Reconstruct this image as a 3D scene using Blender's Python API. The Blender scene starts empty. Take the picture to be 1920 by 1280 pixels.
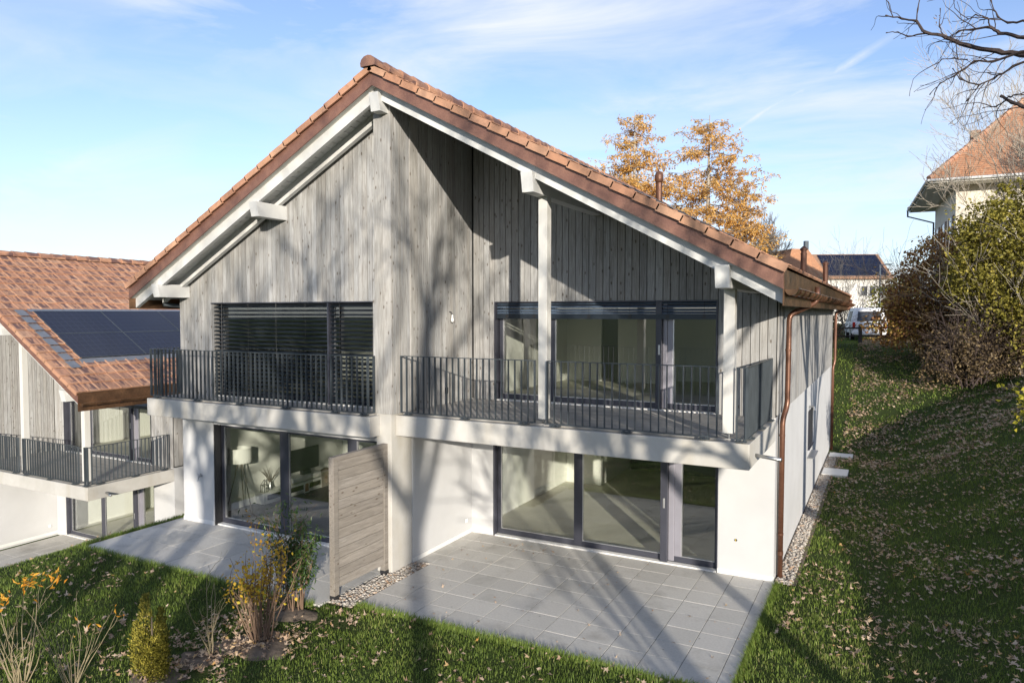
import bpy, math, random
import numpy as np
from mathutils import Vector, Matrix
S = bpy.context.scene
COL = S.collection
R = math.radians
random.seed(7); rng = np.random.default_rng(11)

# ---------------------------------------------------------------- camera
CAMP = Vector((1.6214, -12.5240, 4.5270))
cam_d = bpy.data.cameras.new('camera'); cam = bpy.data.objects.new('camera', cam_d); COL.objects.link(cam)
cr = Vector((0.88417, 0.46715, 0.0)); cf = Vector((-0.46675, 0.88350, -0.03954))
cf = Vector((math.sin(R(-27.847))*math.cos(R(-2.266)), math.cos(R(-27.847))*math.cos(R(-2.266)), math.sin(R(-2.266))))
cr = Vector((math.cos(R(-27.847)), -math.sin(R(-27.847)), 0)); cu = cr.cross(cf)
cam.matrix_world = Matrix(((cr.x, cu.x, -cf.x, CAMP.x), (cr.y, cu.y, -cf.y, CAMP.y), (cr.z, cu.z, -cf.z, CAMP.z), (0, 0, 0, 1)))
cam_d.sensor_width = 36.0; cam_d.lens = 36.0*1331.46/1920; cam_d.clip_start = 0.1; cam_d.clip_end = 3000
S.camera = cam

# ---------------------------------------------------------------- sun and sky
SUN_A, SUN_B = 0.752, 0.255                      # light travels (-A, 1, -B)
to_sun = Vector((SUN_A, -1.0, SUN_B)).normalized()
sd = bpy.data.lights.new('sun', 'SUN'); sd.energy = 2.85; sd.angle = R(0.53); sd.color = (1.0, 0.92, 0.79)
sun = bpy.data.objects.new('sun', sd); COL.objects.link(sun)
sun.rotation_euler = to_sun.to_track_quat('Z', 'Y').to_euler(); sun.location = (30, -40, 20)
W = bpy.data.worlds.new('World'); S.world = W; W.use_nodes = True
nt = W.node_tree; nt.nodes.clear()
def wn(t, **k):
    n = nt.nodes.new(t)
    for a, v in k.items(): setattr(n, a, v)
    return n
sky = wn('ShaderNodeTexSky'); sky.sky_type = 'NISHITA'; sky.sun_disc = False
sky.sun_elevation = math.asin(to_sun.z); sky.sun_rotation = math.atan2(to_sun.x, to_sun.y)
sky.altitude = 600; sky.air_density = 1.0; sky.dust_density = 0.6; sky.ozone_density = 2.0
SKY_GAIN = 0.74
tc = wn('ShaderNodeTexCoord')
def wmath(op, a, b=None, c=None, clamp=False):
    n = wn('ShaderNodeMath', operation=op, use_clamp=clamp)
    for i, v in enumerate((a, b, c)):
        if v is None: continue
        if isinstance(v, (int, float)): n.inputs[i].default_value = v
        else: nt.links.new(v, n.inputs[i])
    return n.outputs[0]
def wdot(vec):
    n = wn('ShaderNodeVectorMath', operation='DOT_PRODUCT'); nt.links.new(tc.outputs['Generated'], n.inputs[0]); n.inputs[1].default_value = vec
    return n.outputs['Value']
def wnoise(scale, stretch, detail, lo, hi, rot=(0, 0, 0), rough=0.6):
    mp = wn('ShaderNodeMapping'); mp.inputs['Scale'].default_value = stretch; mp.inputs['Rotation'].default_value = rot
    nt.links.new(tc.outputs['Generated'], mp.inputs[0])
    no = wn('ShaderNodeTexNoise'); no.inputs['Scale'].default_value = scale; no.inputs['Detail'].default_value = detail; no.inputs['Roughness'].default_value = rough
    no.inputs['Distortion'].default_value = 0.6
    nt.links.new(mp.outputs[0], no.inputs[0])
    mr = wn('ShaderNodeMapRange'); mr.inputs[1].default_value = lo; mr.inputs[2].default_value = hi
    nt.links.new(no.outputs[0], mr.inputs[0])
    return mr.outputs[0]
# thin cirrus wisps, flat cloud bars low over the horizon, one contrail
sep = wn('ShaderNodeSeparateXYZ'); nt.links.new(tc.outputs['Generated'], sep.inputs[0])
elev = sep.outputs[2]
cir = wnoise(2.4, (1.0, 1.6, 4.5), 8, 0.38, 0.70, (0.25, 0.12, 0.4))
cir2 = wnoise(1.3, (1, 1, 2.2), 3, 0.33, 0.58)
cir = wmath('MULTIPLY', wmath('MULTIPLY', cir, cir2), 1.0)
bars = wnoise(1.6, (1.0, 1.0, 13.0), 5, 0.44, 0.64)
low = wn('ShaderNodeMapRange'); low.inputs[1].default_value = 0.34; low.inputs[2].default_value = 0.05; nt.links.new(elev, low.inputs[0])
bars = wmath('MULTIPLY', wmath('MULTIPLY', bars, low.outputs[0]), 0.85)
def pix(u, v):
    d = cf*1331.46 + cr*(u-960) - cu*(v-640); return d.normalized()
d1, d2 = pix(1395, 236), pix(1650, 80)
nrm = d1.cross(d2).normalized(); mid = (d1+d2).normalized(); along = (d2-d1).normalized()
wob = wnoise(9, (1, 1, 1), 4, 0.25, 0.75)
off = wmath('ADD', wdot(nrm), wmath('MULTIPLY', wmath('SUBTRACT', wob, 0.5), 0.006))
wob2 = wnoise(14, (1, 1, 1), 5, 0.2, 0.75)
tr = wmath('SUBTRACT', 1.0, wmath('DIVIDE', wmath('ABSOLUTE', off), 0.0075), clamp=True)
seg = wmath('SUBTRACT', 1.0, wmath('POWER', wmath('DIVIDE', wmath('ABSOLUTE', wdot(along)), 0.115), 4.0), clamp=True)
front = wmath('GREATER_THAN', wdot(mid), 0.5)
tr = wmath('MULTIPLY', wmath('MULTIPLY', tr, seg), wmath('MULTIPLY', front, wmath('MULTIPLY', wob2, 1.15)))
hz = wn('ShaderNodeMapRange'); hz.interpolation_type = 'SMOOTHSTEP'; hz.inputs[1].default_value = 0.30; hz.inputs[2].default_value = -0.02; hz.inputs[4].default_value = 0.42; nt.links.new(elev, hz.inputs[0])
cl = wmath('MAXIMUM', wmath('MAXIMUM', wmath('MAXIMUM', cir, bars), hz.outputs[0]), tr)
cmx = wn('ShaderNodeMixRGB'); nt.links.new(cl, cmx.inputs[0])
hsv = wn('ShaderNodeHueSaturation'); hsv.inputs['Saturation'].default_value = 0.82; hsv.inputs['Value'].default_value = SKY_GAIN
nt.links.new(sky.outputs[0], hsv.inputs['Color'])
tint = wn('ShaderNodeMixRGB', blend_type='MULTIPLY'); tint.inputs[0].default_value = 1.0; nt.links.new(hsv.outputs[0], tint.inputs[1]); tint.inputs[2].default_value = (0.74, 0.795, 0.965, 1)
nt.links.new(tint.outputs[0], cmx.inputs[1]); cmx.inputs[2].default_value = (2.55, 2.68, 2.85, 1)
bg = wn('ShaderNodeBackground'); bg.inputs[1].default_value = 0.15
nt.links.new(cmx.outputs[0], bg.inputs[0])
wo = wn('ShaderNodeOutputWorld'); nt.links.new(bg.outputs[0], wo.inputs[0])
S.view_settings.view_transform = 'Standard'; S.view_settings.look = 'None'
S.view_settings.exposure = 1.28; S.view_settings.gamma = 1.0

# ---------------------------------------------------------------- helpers
def tag(o, label=None, cat=None, group=None, kind=None):
    if label: o['label'] = label
    if cat: o['category'] = cat
    if group: o['group'] = group
    if kind: o['kind'] = kind
    return o
def thing(name, label, cat, loc=(0, 0, 0), rz=0.0, group=None):
    o = bpy.data.objects.new(name, None); COL.objects.link(o); o.location = loc; o.rotation_euler = (0, 0, rz); o.empty_display_size = 0.2
    return tag(o, label, cat, group)
class MB:
    """collects polygons with a per-vertex attribute (u, v, random)"""
    def __init__(s): s.v = []; s.f = []; s.a = []
    def add(s, vs, fs, rnd=0.0, uv=None):
        b = len(s.v); s.v.extend([tuple(v) for v in vs]); s.f.extend([tuple(b+i for i in f) for f in fs])
        if uv is None: s.a.extend([(0.0, 0.0, rnd)]*len(vs))
        else: s.a.extend([(p[0], p[1], rnd) for p in uv])
    def box(s, x0, y0, z0, x1, y1, z1, rnd=0.0):
        s.add([(x0,y0,z0),(x1,y0,z0),(x1,y1,z0),(x0,y1,z0),(x0,y0,z1),(x1,y0,z1),(x1,y1,z1),(x0,y1,z1)],
              [(0,3,2,1),(4,5,6,7),(0,1,5,4),(1,2,6,5),(2,3,7,6),(3,0,4,7)], rnd)
    def hexa(s, p, rnd=0.0, uv=None):            # 8 points, bottom ring then top ring
        s.add(p, [(0,3,2,1),(4,5,6,7),(0,1,5,4),(1,2,6,5),(2,3,7,6),(3,0,4,7)], rnd, uv)
    def prism(s, poly, axis, a, b, rnd=0.0):     # polygon in the two other axes, extruded along axis
        n = len(poly)
        def mk(p, t): return (t, p[0], p[1]) if axis == 0 else ((p[0], t, p[1]) if axis == 1 else (p[0], p[1], t))
        vs = [mk(p, a) for p in poly]+[mk(p, b) for p in poly]
        s.add(vs, [tuple(range(n-1, -1, -1)), tuple(range(n, 2*n))]+[(i, (i+1) % n, n+(i+1) % n, n+i) for i in range(n)], rnd)
    def tube(s, pts, rad, sides=8, rnd=0.0, cap=True):
        pts = [Vector(p) for p in pts]; n = len(pts)
        if not hasattr(rad, '__len__'): rad = [rad]*n
        t0 = (pts[1]-pts[0]).normalized(); up = Vector((0, 0, 1)) if abs(t0.z) < 0.9 else Vector((1, 0, 0))
        sx = t0.cross(up).normalized(); vs = []
        for i, p in enumerate(pts):
            t = ((pts[min(i+1, n-1)]-p).normalized()+(p-pts[max(i-1, 0)]).normalized())
            t = t.normalized() if t.length > 1e-6 else t0
            sx = (sx-t*sx.dot(t)); sx = sx.normalized() if sx.length > 1e-6 else t.orthogonal().normalized()
            sy = t.cross(sx)
            for k in range(sides):
                a = 2*math.pi*k/sides; vs.append(p+(sx*math.cos(a)+sy*math.sin(a))*rad[i])
        fs = [(i*sides+k, i*sides+(k+1) % sides, (i+1)*sides+(k+1) % sides, (i+1)*sides+k) for i in range(n-1) for k in range(sides)]
        if cap: fs += [tuple(range(sides-1, -1, -1)), tuple(range((n-1)*sides, n*sides))]
        s.add(vs, fs, rnd)
    def lathe(s, prof, c, sides=16, rnd=0.0):
        vs = []; n = len(prof)
        for r, z in prof:
            for k in range(sides):
                a = 2*math.pi*k/sides; vs.append((c[0]+r*math.cos(a), c[1]+r*math.sin(a), c[2]+z))
        fs = [(i*sides+k, i*sides+(k+1) % sides, (i+1)*sides+(k+1) % sides, (i+1)*sides+k) for i in range(n-1) for k in range(sides)]
        fs += [tuple(range(sides-1, -1, -1)), tuple(range((n-1)*sides, n*sides))]
        s.add(vs, fs, rnd)
    def mesh(s, name):
        me = bpy.data.meshes.new(name); me.from_pydata(s.v, [], s.f)
        at = me.attributes.new('uvr', 'FLOAT_VECTOR', 'POINT'); at.data.foreach_set('vector', np.array(s.a, np.float32).ravel())
        me.update(); return me
def link(name, me, mt, parent=None, smooth=False, bevel=0.0):
    o = bpy.data.objects.new(name, me); COL.objects.link(o)
    if mt: me.materials.append(mt)
    if parent: o.parent = parent
    if smooth: me.polygons.foreach_set('use_smooth', [True]*len(me.polygons))
    if bevel:
        m = o.modifiers.new('bevel', 'BEVEL'); m.width = bevel; m.segments = 2; m.limit_method = 'ANGLE'
    return o
def part(name, mb, mt, parent=None, smooth=False, bevel=0.0): return link(name, mb.mesh(name), mt, parent, smooth, bevel)
def bx(name, b, mt, parent=None, bevel=0.0):
    m = MB(); m.box(*b); return part(name, m, mt, parent, False, bevel)
def np_mesh(name, V, F, A, mt, parent=None, smooth=False):
    """V (n,3), F (m,k) all the same size, A (n,3)"""
    me = bpy.data.meshes.new(name); n, (m, k) = len(V), F.shape
    me.vertices.add(n); me.vertices.foreach_set('co', np.ascontiguousarray(V, np.float32).ravel())
    me.loops.add(m*k); me.loops.foreach_set('vertex_index', np.ascontiguousarray(F, np.int32).ravel())
    me.polygons.add(m); me.polygons.foreach_set('loop_start', np.arange(0, m*k, k, dtype=np.int32))
    at = me.attributes.new('uvr', 'FLOAT_VECTOR', 'POINT'); at.data.foreach_set('vector', np.ascontiguousarray(A, np.float32).ravel())
    me.update(calc_edges=True); me.validate()
    return link(name, me, mt, parent, smooth)

# ---------------------------------------------------------------- materials
class NT:
    def __init__(s, name):
        s.m = bpy.data.materials.new(name); s.m.use_nodes = True; s.t = s.m.node_tree; s.t.nodes.clear()
        s.out = s.n('ShaderNodeOutputMaterial')
    def n(s, t, **k):
        n = s.t.nodes.new(t)
        for a, v in k.items(): setattr(n, a, v)
        return n
    def l(s, a, b): s.t.links.new(a, b)
    def put(s, sock, v):
        if hasattr(v, 'is_linked') or hasattr(v, 'links'): s.l(v, sock)
        else: sock.default_value = v
    def math(s, op, a, b=0.0, clamp=False):
        n = s.n('ShaderNodeMath', operation=op, use_clamp=clamp); s.put(n.inputs[0], a); s.put(n.inputs[1], b); return n.outputs[0]
    def coord(s, scale=(1, 1, 1), rot=(0, 0, 0)):
        c = s.n('ShaderNodeTexCoord'); m = s.n('ShaderNodeMapping'); m.inputs['Scale'].default_value = scale; m.inputs['Rotation'].default_value = rot
        s.l(c.outputs['Object'], m.inputs[0]); return m.outputs[0]
    def noise(s, vec, scale=5, detail=4, lo=0.3, hi=0.7, rough=0.55, dist=0.0):
        n = s.n('ShaderNodeTexNoise'); n.inputs['Scale'].default_value = scale; n.inputs['Detail'].default_value = detail
        n.inputs['Roughness'].default_value = rough; n.inputs['Distortion'].default_value = dist
        s.l(vec, n.inputs['Vector']); return s.rng(n.outputs[0], lo, hi)
    def rng(s, v, a, b, c=0.0, d=1.0):
        r = s.n('ShaderNodeMapRange'); s.put(r.inputs[0], v)
        for i, x in enumerate((a, b, c, d)): r.inputs[i+1].default_value = x
        return r.outputs[0]
    def mix(s, f, a, b, mode='MIX'):
        m = s.n('ShaderNodeMixRGB', blend_type=mode); s.put(m.inputs[0], f)
        for i, v in ((1, a), (2, b)):
            if isinstance(v, tuple): m.inputs[i].default_value = (v[0], v[1], v[2], 1)
            else: s.l(v, m.inputs[i])
        return m.outputs[0]
    def ramp(s, f, stops):
        r = s.n('ShaderNodeValToRGB'); s.put(r.inputs[0], f); e = r.color_ramp.elements
        while len(e) < len(stops): e.new(0.5)
        for x, (p, c) in zip(e, stops): x.position = p; x.color = (c[0], c[1], c[2], 1)
        return r.outputs[0]
    def uvr(s):
        a = s.n('ShaderNodeAttribute', attribute_name='uvr'); x = s.n('ShaderNodeSeparateXYZ'); s.l(a.outputs['Vector'], x.inputs[0]); return x.outputs
    def bsdf(s, col, rough=0.6, metal=0.0, spec=0.5, bump=None, bstr=0.3, bdist=0.01):
        b = s.n('ShaderNodeBsdfPrincipled')
        if isinstance(col, tuple): b.inputs['Base Color'].default_value = (col[0], col[1], col[2], 1)
        else: s.l(col, b.inputs['Base Color'])
        s.put(b.inputs['Roughness'], rough); b.inputs['Metallic'].default_value = metal; b.inputs['Specular IOR Level'].default_value = spec
        if bump is not None:
            n = s.n('ShaderNodeBump'); n.inputs['Strength'].default_value = bstr; n.inputs['Distance'].default_value = bdist; s.l(bump, n.inputs['Height']); s.l(n.outputs[0], b.inputs['Normal'])
        return b.outputs[0]
    def end(s, sh): s.l(sh, s.out.inputs[0]); return s.m
def sc(c, k): return (c[0]*k, c[1]*k, c[2]*k)
def simple(name, col, rough=0.6, metal=0.0, var=0.12, scale=4, stretch=(1, 1, 1), bump=0.0, spec=0.5, fine=0.0):
    t = NT(name); co = t.coord(stretch); n1 = t.noise(co, scale, 6, 0.3, 0.7)
    c = t.mix(n1, sc(col, 1-var), sc(col, 1+var))
    if fine:
        n2 = t.noise(co, scale*14, 3, 0.35, 0.65); c = t.mix(t.math('MULTIPLY', n2, fine), c, sc(col, 0.45))
    return t.end(t.bsdf(c, rough, metal, spec, n1 if bump else None, bump))
MT = {}
def wood(name, cols, axis, knots=True, dark=(0.085, 0.075, 0.065)):
    """weathered boards: grain runs along axis, tone per board from the random attribute"""
    t = NT(name); st = [9.0, 9.0, 9.0]; st[axis] = 0.55
    u = t.uvr(); c = t.n('ShaderNodeTexCoord'); cb = t.n('ShaderNodeCombineXYZ')
    for i in range(3): t.l(t.math('MULTIPLY', u[2], 37.0+11*i), cb.inputs[i])
    ad = t.n('ShaderNodeVectorMath', operation='ADD'); t.l(c.outputs['Object'], ad.inputs[0]); t.l(cb.outputs[0], ad.inputs[1])
    mp = t.n('ShaderNodeMapping'); mp.inputs['Scale'].default_value = st; t.l(ad.outputs[0], mp.inputs[0])
    g = t.noise(mp.outputs[0], 3.0, 7, 0.32, 0.68, 0.7, 1.4)
    base = t.ramp(u[2], cols)
    col = t.mix(g, t.mix(0.55, base, dark, 'MULTIPLY') if False else t.mix(0.66, base, dark), base)
    mp2 = t.n('ShaderNodeMapping'); s2 = [1.0, 1.0, 1.0]; s2[axis] = 0.35; mp2.inputs['Scale'].default_value = s2; t.l(ad.outputs[0], mp2.inputs[0])
    w = t.noise(mp2.outputs[0], 1.4, 4, 0.3, 0.7)
    col = t.mix(t.math('MULTIPLY', w, 0.22), col, (0.35, 0.30, 0.24))
    if knots:
        mp3 = t.n('ShaderNodeMapping'); s3 = [11.0, 11.0, 11.0]; s3[axis] = 5.0; mp3.inputs['Scale'].default_value = s3; t.l(ad.outputs[0], mp3.inputs[0])
        v = t.n('ShaderNodeTexVoronoi'); v.inputs['Scale'].default_value = 1.0; t.l(mp3.outputs[0], v.inputs['Vector'])
        k = t.rng(v.outputs['Distance'], 0.09, 0.21, 1.0, 0.0)
        sp = t.n('ShaderNodeSeparateXYZ'); t.l(v.outputs['Color'], sp.inputs[0])
        k = t.math('MULTIPLY', k, t.math('GREATER_THAN', sp.outputs[0], 0.50))
        col = t.mix(t.math('MULTIPLY', k, 0.8), col, (0.09, 0.065, 0.045))
    return t.end(t.bsdf(col, 0.82, 0, 0.25, g, 0.25, 0.004))
GREY = [(0.0, (0.33, 0.335, 0.34)), (0.3, (0.475, 0.48, 0.485)), (0.55, (0.40, 0.395, 0.385)), (0.8, (0.52, 0.525, 0.53)), (1.0, (0.43, 0.435, 0.44))]
MT['clad'] = wood('weathered_cladding', GREY, 2)
MT['membrane'] = simple('black_membrane', (0.02, 0.02, 0.02), 0.9, 0, 0.1, 2)
MT['clad_pale'] = wood('pale_corner_board', [(0.0, (0.42, 0.415, 0.40)), (1.0, (0.50, 0.49, 0.475))], 2)
MT['screen'] = wood('screen_boards', [(0.0, (0.26, 0.235, 0.21)), (1.0, (0.35, 0.32, 0.29))], 1, True)
MT['deck'] = wood('deck_boards', [(0.0, (0.48, 0.47, 0.45)), (1.0, (0.60, 0.585, 0.56))], 0, False)
def concrete():
    t = NT('cast_concrete'); co = t.coord(); a = t.noise(co, 0.9, 6, 0.3, 0.7, 0.65); b = t.noise(co, 7, 5, 0.35, 0.7); st = t.noise(t.coord((1.2, 1.2, 0.3)), 2.2, 4, 0.55, 0.8)
    c = t.mix(a, (0.41, 0.395, 0.365), (0.53, 0.515, 0.49)); c = t.mix(t.math('MULTIPLY', b, 0.25), c, (0.42, 0.39, 0.34)); c = t.mix(t.math('MULTIPLY', st, 0.65), c, (0.36, 0.32, 0.25))
    v = t.n('ShaderNodeTexVoronoi'); v.inputs['Scale'].default_value = 26; t.l(co, v.inputs['Vector'])
    c = t.mix(t.rng(v.outputs['Distance'], 0.05, 0.12, 0.5, 0.0), c, (0.22, 0.20, 0.17))
    return t.end(t.bsdf(c, 0.85, 0, 0.3, b, 0.15, 0.004))
MT['concrete'] = concrete()
def render_wall():
    t = NT('white_render'); co = t.coord(); a = t.noise(co, 1.1, 5, 0.3, 0.7); f = t.noise(co, 160, 3, 0.2, 0.8)
    d1_ = t.noise(t.coord((1.5, 1.5, 0.22)), 1.6, 5, 0.56, 0.8); d2_ = t.noise(co, 3.2, 6, 0.55, 0.8)
    c = t.mix(a, (0.47, 0.47, 0.475), (0.53, 0.53, 0.535)); c = t.mix(t.math('MULTIPLY', d1_, 0.3), c, (0.50, 0.49, 0.46)); c = t.mix(t.math('MULTIPLY', d2_, 0.18), c, (0.48, 0.46, 0.42)); return t.end(t.bsdf(c, 0.92, 0, 0.2, f, 0.25, 0.003))
MT['render'] = render_wall()
MT['plinth'] = simple('plinth_paint', (0.68, 0.67, 0.65), 0.85, 0, 0.05, 3)
MT['white'] = simple('white_painted_timber', (0.60, 0.60, 0.59), 0.55, 0, 0.05, 2, (3, 3, 3), fine=0.06)
MT['soffit'] = simple('soffit_boards', (0.60, 0.585, 0.54), 0.65, 0, 0.06, 3)
MT['post'] = wood('whitewashed_post', [(0.0, (0.60, 0.60, 0.585)), (1.0, (0.65, 0.65, 0.635))], 2, False, (0.55, 0.53, 0.49))
def copper(name, c1, c2, metal=0.75, rough=0.38, sc1=3.0):
    t = NT(name); co = t.coord(); a = t.noise(co, sc1, 5, 0.3, 0.7); b = t.noise(co, sc1*7, 4, 0.4, 0.75)
    c = t.mix(a, c1, c2); c = t.mix(t.math('MULTIPLY', b, 0.45), c, sc(c1, 0.45))
    return t.end(t.bsdf(c, t.rng(b, 0, 1, rough-0.08, rough+0.2), metal, 0.5))
MT['copper'] = copper('brown_copper', (0.115, 0.052, 0.033), (0.18, 0.085, 0.052), 0.4, 0.4)
MT['fascia'] = copper('copper_fascia', (0.20, 0.10, 0.078), (0.30, 0.155, 0.11), 0.3, 0.5, 6.0)
MT['gutter'] = copper('gutter_copper', (0.15, 0.085, 0.05), (0.33, 0.18, 0.095), 0.65, 0.36)
def tiles_mat():
    t = NT('clay_tiles'); u = t.uvr()
    base = t.ramp(u[2], [(0.0, (0.42, 0.215, 0.13)), (0.35, (0.52, 0.29, 0.175)), (0.7, (0.46, 0.245, 0.155)), (1.0, (0.58, 0.35, 0.225))])
    cb = t.n('ShaderNodeCombineXYZ'); t.l(t.math('MULTIPLY', u[0], 3.2), cb.inputs[0]); t.l(t.math('MULTIPLY', u[1], 1.3), cb.inputs[1]); t.l(t.math('MULTIPLY', u[2], 91.0), cb.inputs[2])
    sm = t.noise(cb.outputs[0], 0.9, 3, 0.42, 0.54, 0.5, 0.4)
    edge = t.math('MULTIPLY', t.rng(u[1], 0.06, 0.22), t.rng(u[0], 0.0, 0.12))
    sm = t.math('MULTIPLY', sm, edge)
    sm = t.math('MULTIPLY', sm, t.rng(t.math('FRACT', t.math('MULTIPLY', u[2], 7.13)), 0.0, 0.5, 0.35, 1.0))
    c = t.mix(t.math('MULTIPLY', sm, 0.92), base, (0.075, 0.05, 0.06))
    wz = t.noise(t.coord(), 1.3, 6, 0.4, 0.72, 0.65); c = t.mix(t.math('MULTIPLY', wz, 0.5), c, (0.24, 0.135, 0.095)); wz2 = t.noise(t.coord(), 9, 5, 0.5, 0.75, 0.65); c = t.mix(t.math('MULTIPLY', wz2, 0.45), c, (0.13, 0.08, 0.065))
    f = t.noise(t.coord(), 60, 3, 0.3, 0.7); c = t.mix(t.math('MULTIPLY', f, 0.2), c, (0.3, 0.13, 0.08))
    return t.end(t.bsdf(c, 0.7, 0, 0.35, f, 0.15, 0.003))
MT['tile'] = tiles_mat()
MT['anthracite'] = simple('anthracite_steel', (0.07, 0.083, 0.095), 0.38, 0.3, 0.15, 3)
MT['frame'] = simple('dark_frame', (0.060, 0.062, 0.080), 0.35, 0.25, 0.1, 3)
MT['frame_light'] = simple('brushed_frame', (0.30, 0.29, 0.33), 0.4, 0.3, 0.08, 3)
MT['slat'] = simple('blind_slat', (0.032, 0.042, 0.055), 0.34, 0.4, 0.1, 3)
MT['slat_skylit'] = simple('skylit_slats', (0.11, 0.15, 0.21), 0.3, 0.3, 0.1, 3)  # bluish sky highlight on the raised slats painted into their colour
MT['alu'] = simple('bare_aluminium', (0.62, 0.62, 0.62), 0.35, 0.85, 0.08, 5)
MT['steel'] = simple('galvanised_steel', (0.42, 0.43, 0.44), 0.35, 0.9, 0.12, 8)
MT['black'] = simple('black_plastic', (0.02, 0.02, 0.022), 0.4, 0, 0.1, 4)
MT['white_plastic'] = simple('white_plastic', (0.82, 0.82, 0.80), 0.35, 0, 0.03, 4)
MT['yellow'] = simple('yellow_plastic', (0.75, 0.55, 0.04), 0.4, 0, 0.05, 4)
def glass(name='window_glass', tint=(0.96, 0.972, 0.95), refl=3.0):
    t = NT(name); ge = t.n('ShaderNodeNewGeometry'); dt = t.n('ShaderNodeVectorMath', operation='DOT_PRODUCT'); t.l(ge.outputs['Incoming'], dt.inputs[0]); t.l(ge.outputs['Normal'], dt.inputs[1])
    f = t.math('POWER', t.math('SUBTRACT', 1.0, t.math('ABSOLUTE', dt.outputs['Value'])), 5.0)
    f = t.math('MULTIPLY', t.math('ADD', t.math('MULTIPLY', f, 0.96), 0.04), refl, clamp=True); tr = t.n('ShaderNodeBsdfTransparent'); tr.inputs[0].default_value = (*tint, 1)
    gl = t.n('ShaderNodeBsdfGlossy'); gl.inputs['Roughness'].default_value = 0.0; gl.inputs[0].default_value = (0.95, 0.97, 1, 1)
    mx = t.n('ShaderNodeMixShader'); t.l(f, mx.inputs[0]); t.l(tr.outputs[0], mx.inputs[1]); t.l(gl.outputs[0], mx.inputs[2]); return t.end(mx.outputs[0])
MT['glass'] = glass()
MT['iwall'] = simple('interior_wall', (0.80, 0.80, 0.76), 0.9, 0, 0.03, 1)
MT['ifloor'] = simple('screed_floor', (0.60, 0.585, 0.50), 0.55, 0, 0.10, 1.2, fine=0.05)
MT['dfloor'] = simple('slate_floor', (0.07, 0.068, 0.068), 0.4, 0, 0.2, 2)
MT['ceil'] = simple('interior_ceiling', (0.78, 0.78, 0.76), 0.9, 0, 0.03, 1)
MT['darkpanel'] = simple('dark_panel', (0.03, 0.028, 0.03), 0.4, 0, 0.1, 3)
def solar():
    t = NT('solar_glass'); u = t.uvr()
    gx = t.math('LESS_THAN', t.math('ABSOLUTE', t.math('SUBTRACT', t.math('FRACT', t.math('MULTIPLY', u[0], 10.0)), 0.5)), 0.46)
    gy = t.math('LESS_THAN', t.math('ABSOLUTE', t.math('SUBTRACT', t.math('FRACT', t.math('MULTIPLY', u[1], 6.0)), 0.5)), 0.46)
    c = t.mix(t.math('MULTIPLY', gx, gy), (0.020, 0.026, 0.050), (0.008, 0.012, 0.032)); return t.end(t.bsdf(c, 0.10, 0, 0.28))
MT['solar'] = solar()
def pavers():
    t = NT('grey_pavers'); u = t.uvr(); co = t.coord(); a = t.noise(co, 0.8, 6, 0.3, 0.7, 0.65); b = t.noise(co, 30, 4, 0.3, 0.7)
    base = t.ramp(u[2], [(0.0, (0.48, 0.465, 0.43)), (0.5, (0.53, 0.51, 0.475)), (1.0, (0.58, 0.56, 0.52))])
    c = t.mix(t.math('MULTIPLY', a, 0.4), base, (0.66, 0.64, 0.60)); c = t.mix(t.math('MULTIPLY', b, 0.2), c, (0.16, 0.15, 0.14))
    sp = t.n('ShaderNodeTexVoronoi'); sp.inputs['Scale'].default_value = 3.2; t.l(co, sp.inputs['Vector'])
    c = t.mix(t.rng(sp.outputs['Distance'], 0.03, 0.06, 0.6, 0.0), c, (0.12, 0.11, 0.09))
    s3 = t.noise(co, 1.7, 6, 0.54, 0.74); c = t.mix(t.math('MULTIPLY', s3, 0.55), c, (0.25, 0.235, 0.21))
    return t.end(t.bsdf(c, 0.78, 0, 0.35, b, 0.12, 0.003))
MT['paver'] = pavers()
MT['joint'] = simple('joint_grit', (0.13, 0.125, 0.115), 0.95, 0, 0.2, 20)
def leafy(name, stops, trans=0.3, rough=0.55, spec=0.3):
    t = NT(name); u = t.uvr(); c = t.ramp(u[2], stops); b = t.bsdf(c, rough, 0, spec)
    tl = t.n('ShaderNodeBsdfTranslucent'); t.l(c, tl.inputs[0]); mx = t.n('ShaderNodeMixShader'); mx.inputs[0].default_value = trans
    t.l(b, mx.inputs[1]); t.l(tl.outputs[0], mx.inputs[2]); return t.end(mx.outputs[0])
MT['grass'] = leafy('grass_blades', [(0.0, (0.085, 0.13, 0.024)), (0.4, (0.16, 0.23, 0.042)), (0.7, (0.235, 0.31, 0.06)), (0.88, (0.33, 0.35, 0.10)), (1.0, (0.42, 0.37, 0.17))], 0.35, 0.5)
MT['fallen'] = leafy('fallen_leaves', [(0.0, (0.24, 0.14, 0.085)), (0.35, (0.42, 0.29, 0.20)), (0.7, (0.58, 0.45, 0.33)), (0.93, (0.58, 0.38, 0.17)), (1.0, (0.55, 0.28, 0.05))], 0.15, 0.7)
def soil():
    t = NT('lawn_soil'); co = t.coord(); a = t.noise(co, 1.5, 6, 0.3, 0.7); b = t.noise(co, 25, 4, 0.3, 0.7)
    c = t.mix(a, (0.030, 0.050, 0.012), (0.050, 0.085, 0.020)); c = t.mix(t.math('MULTIPLY', b, 0.4), c, (0.07, 0.055, 0.03)); return t.end(t.bsdf(c, 0.95, 0, 0.1, b, 0.6, 0.03))
MT['soil'] = soil()
MT['mulch'] = simple('bare_soil', (0.15, 0.115, 0.085), 0.95, 0, 0.3, 12, bump=0.5)
def bark(name, a, b):
    t = NT(name); co = t.coord((1, 1, 0.25)); n = t.noise(co, 18, 5, 0.3, 0.7); n2 = t.noise(t.coord(), 2.5, 4, 0.3, 0.7)
    return t.end(t.bsdf(t.mix(n, t.mix(n2, a, sc(a, 1.4)), b), 0.9, 0, 0.2, n, 0.5, 0.01))
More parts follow.
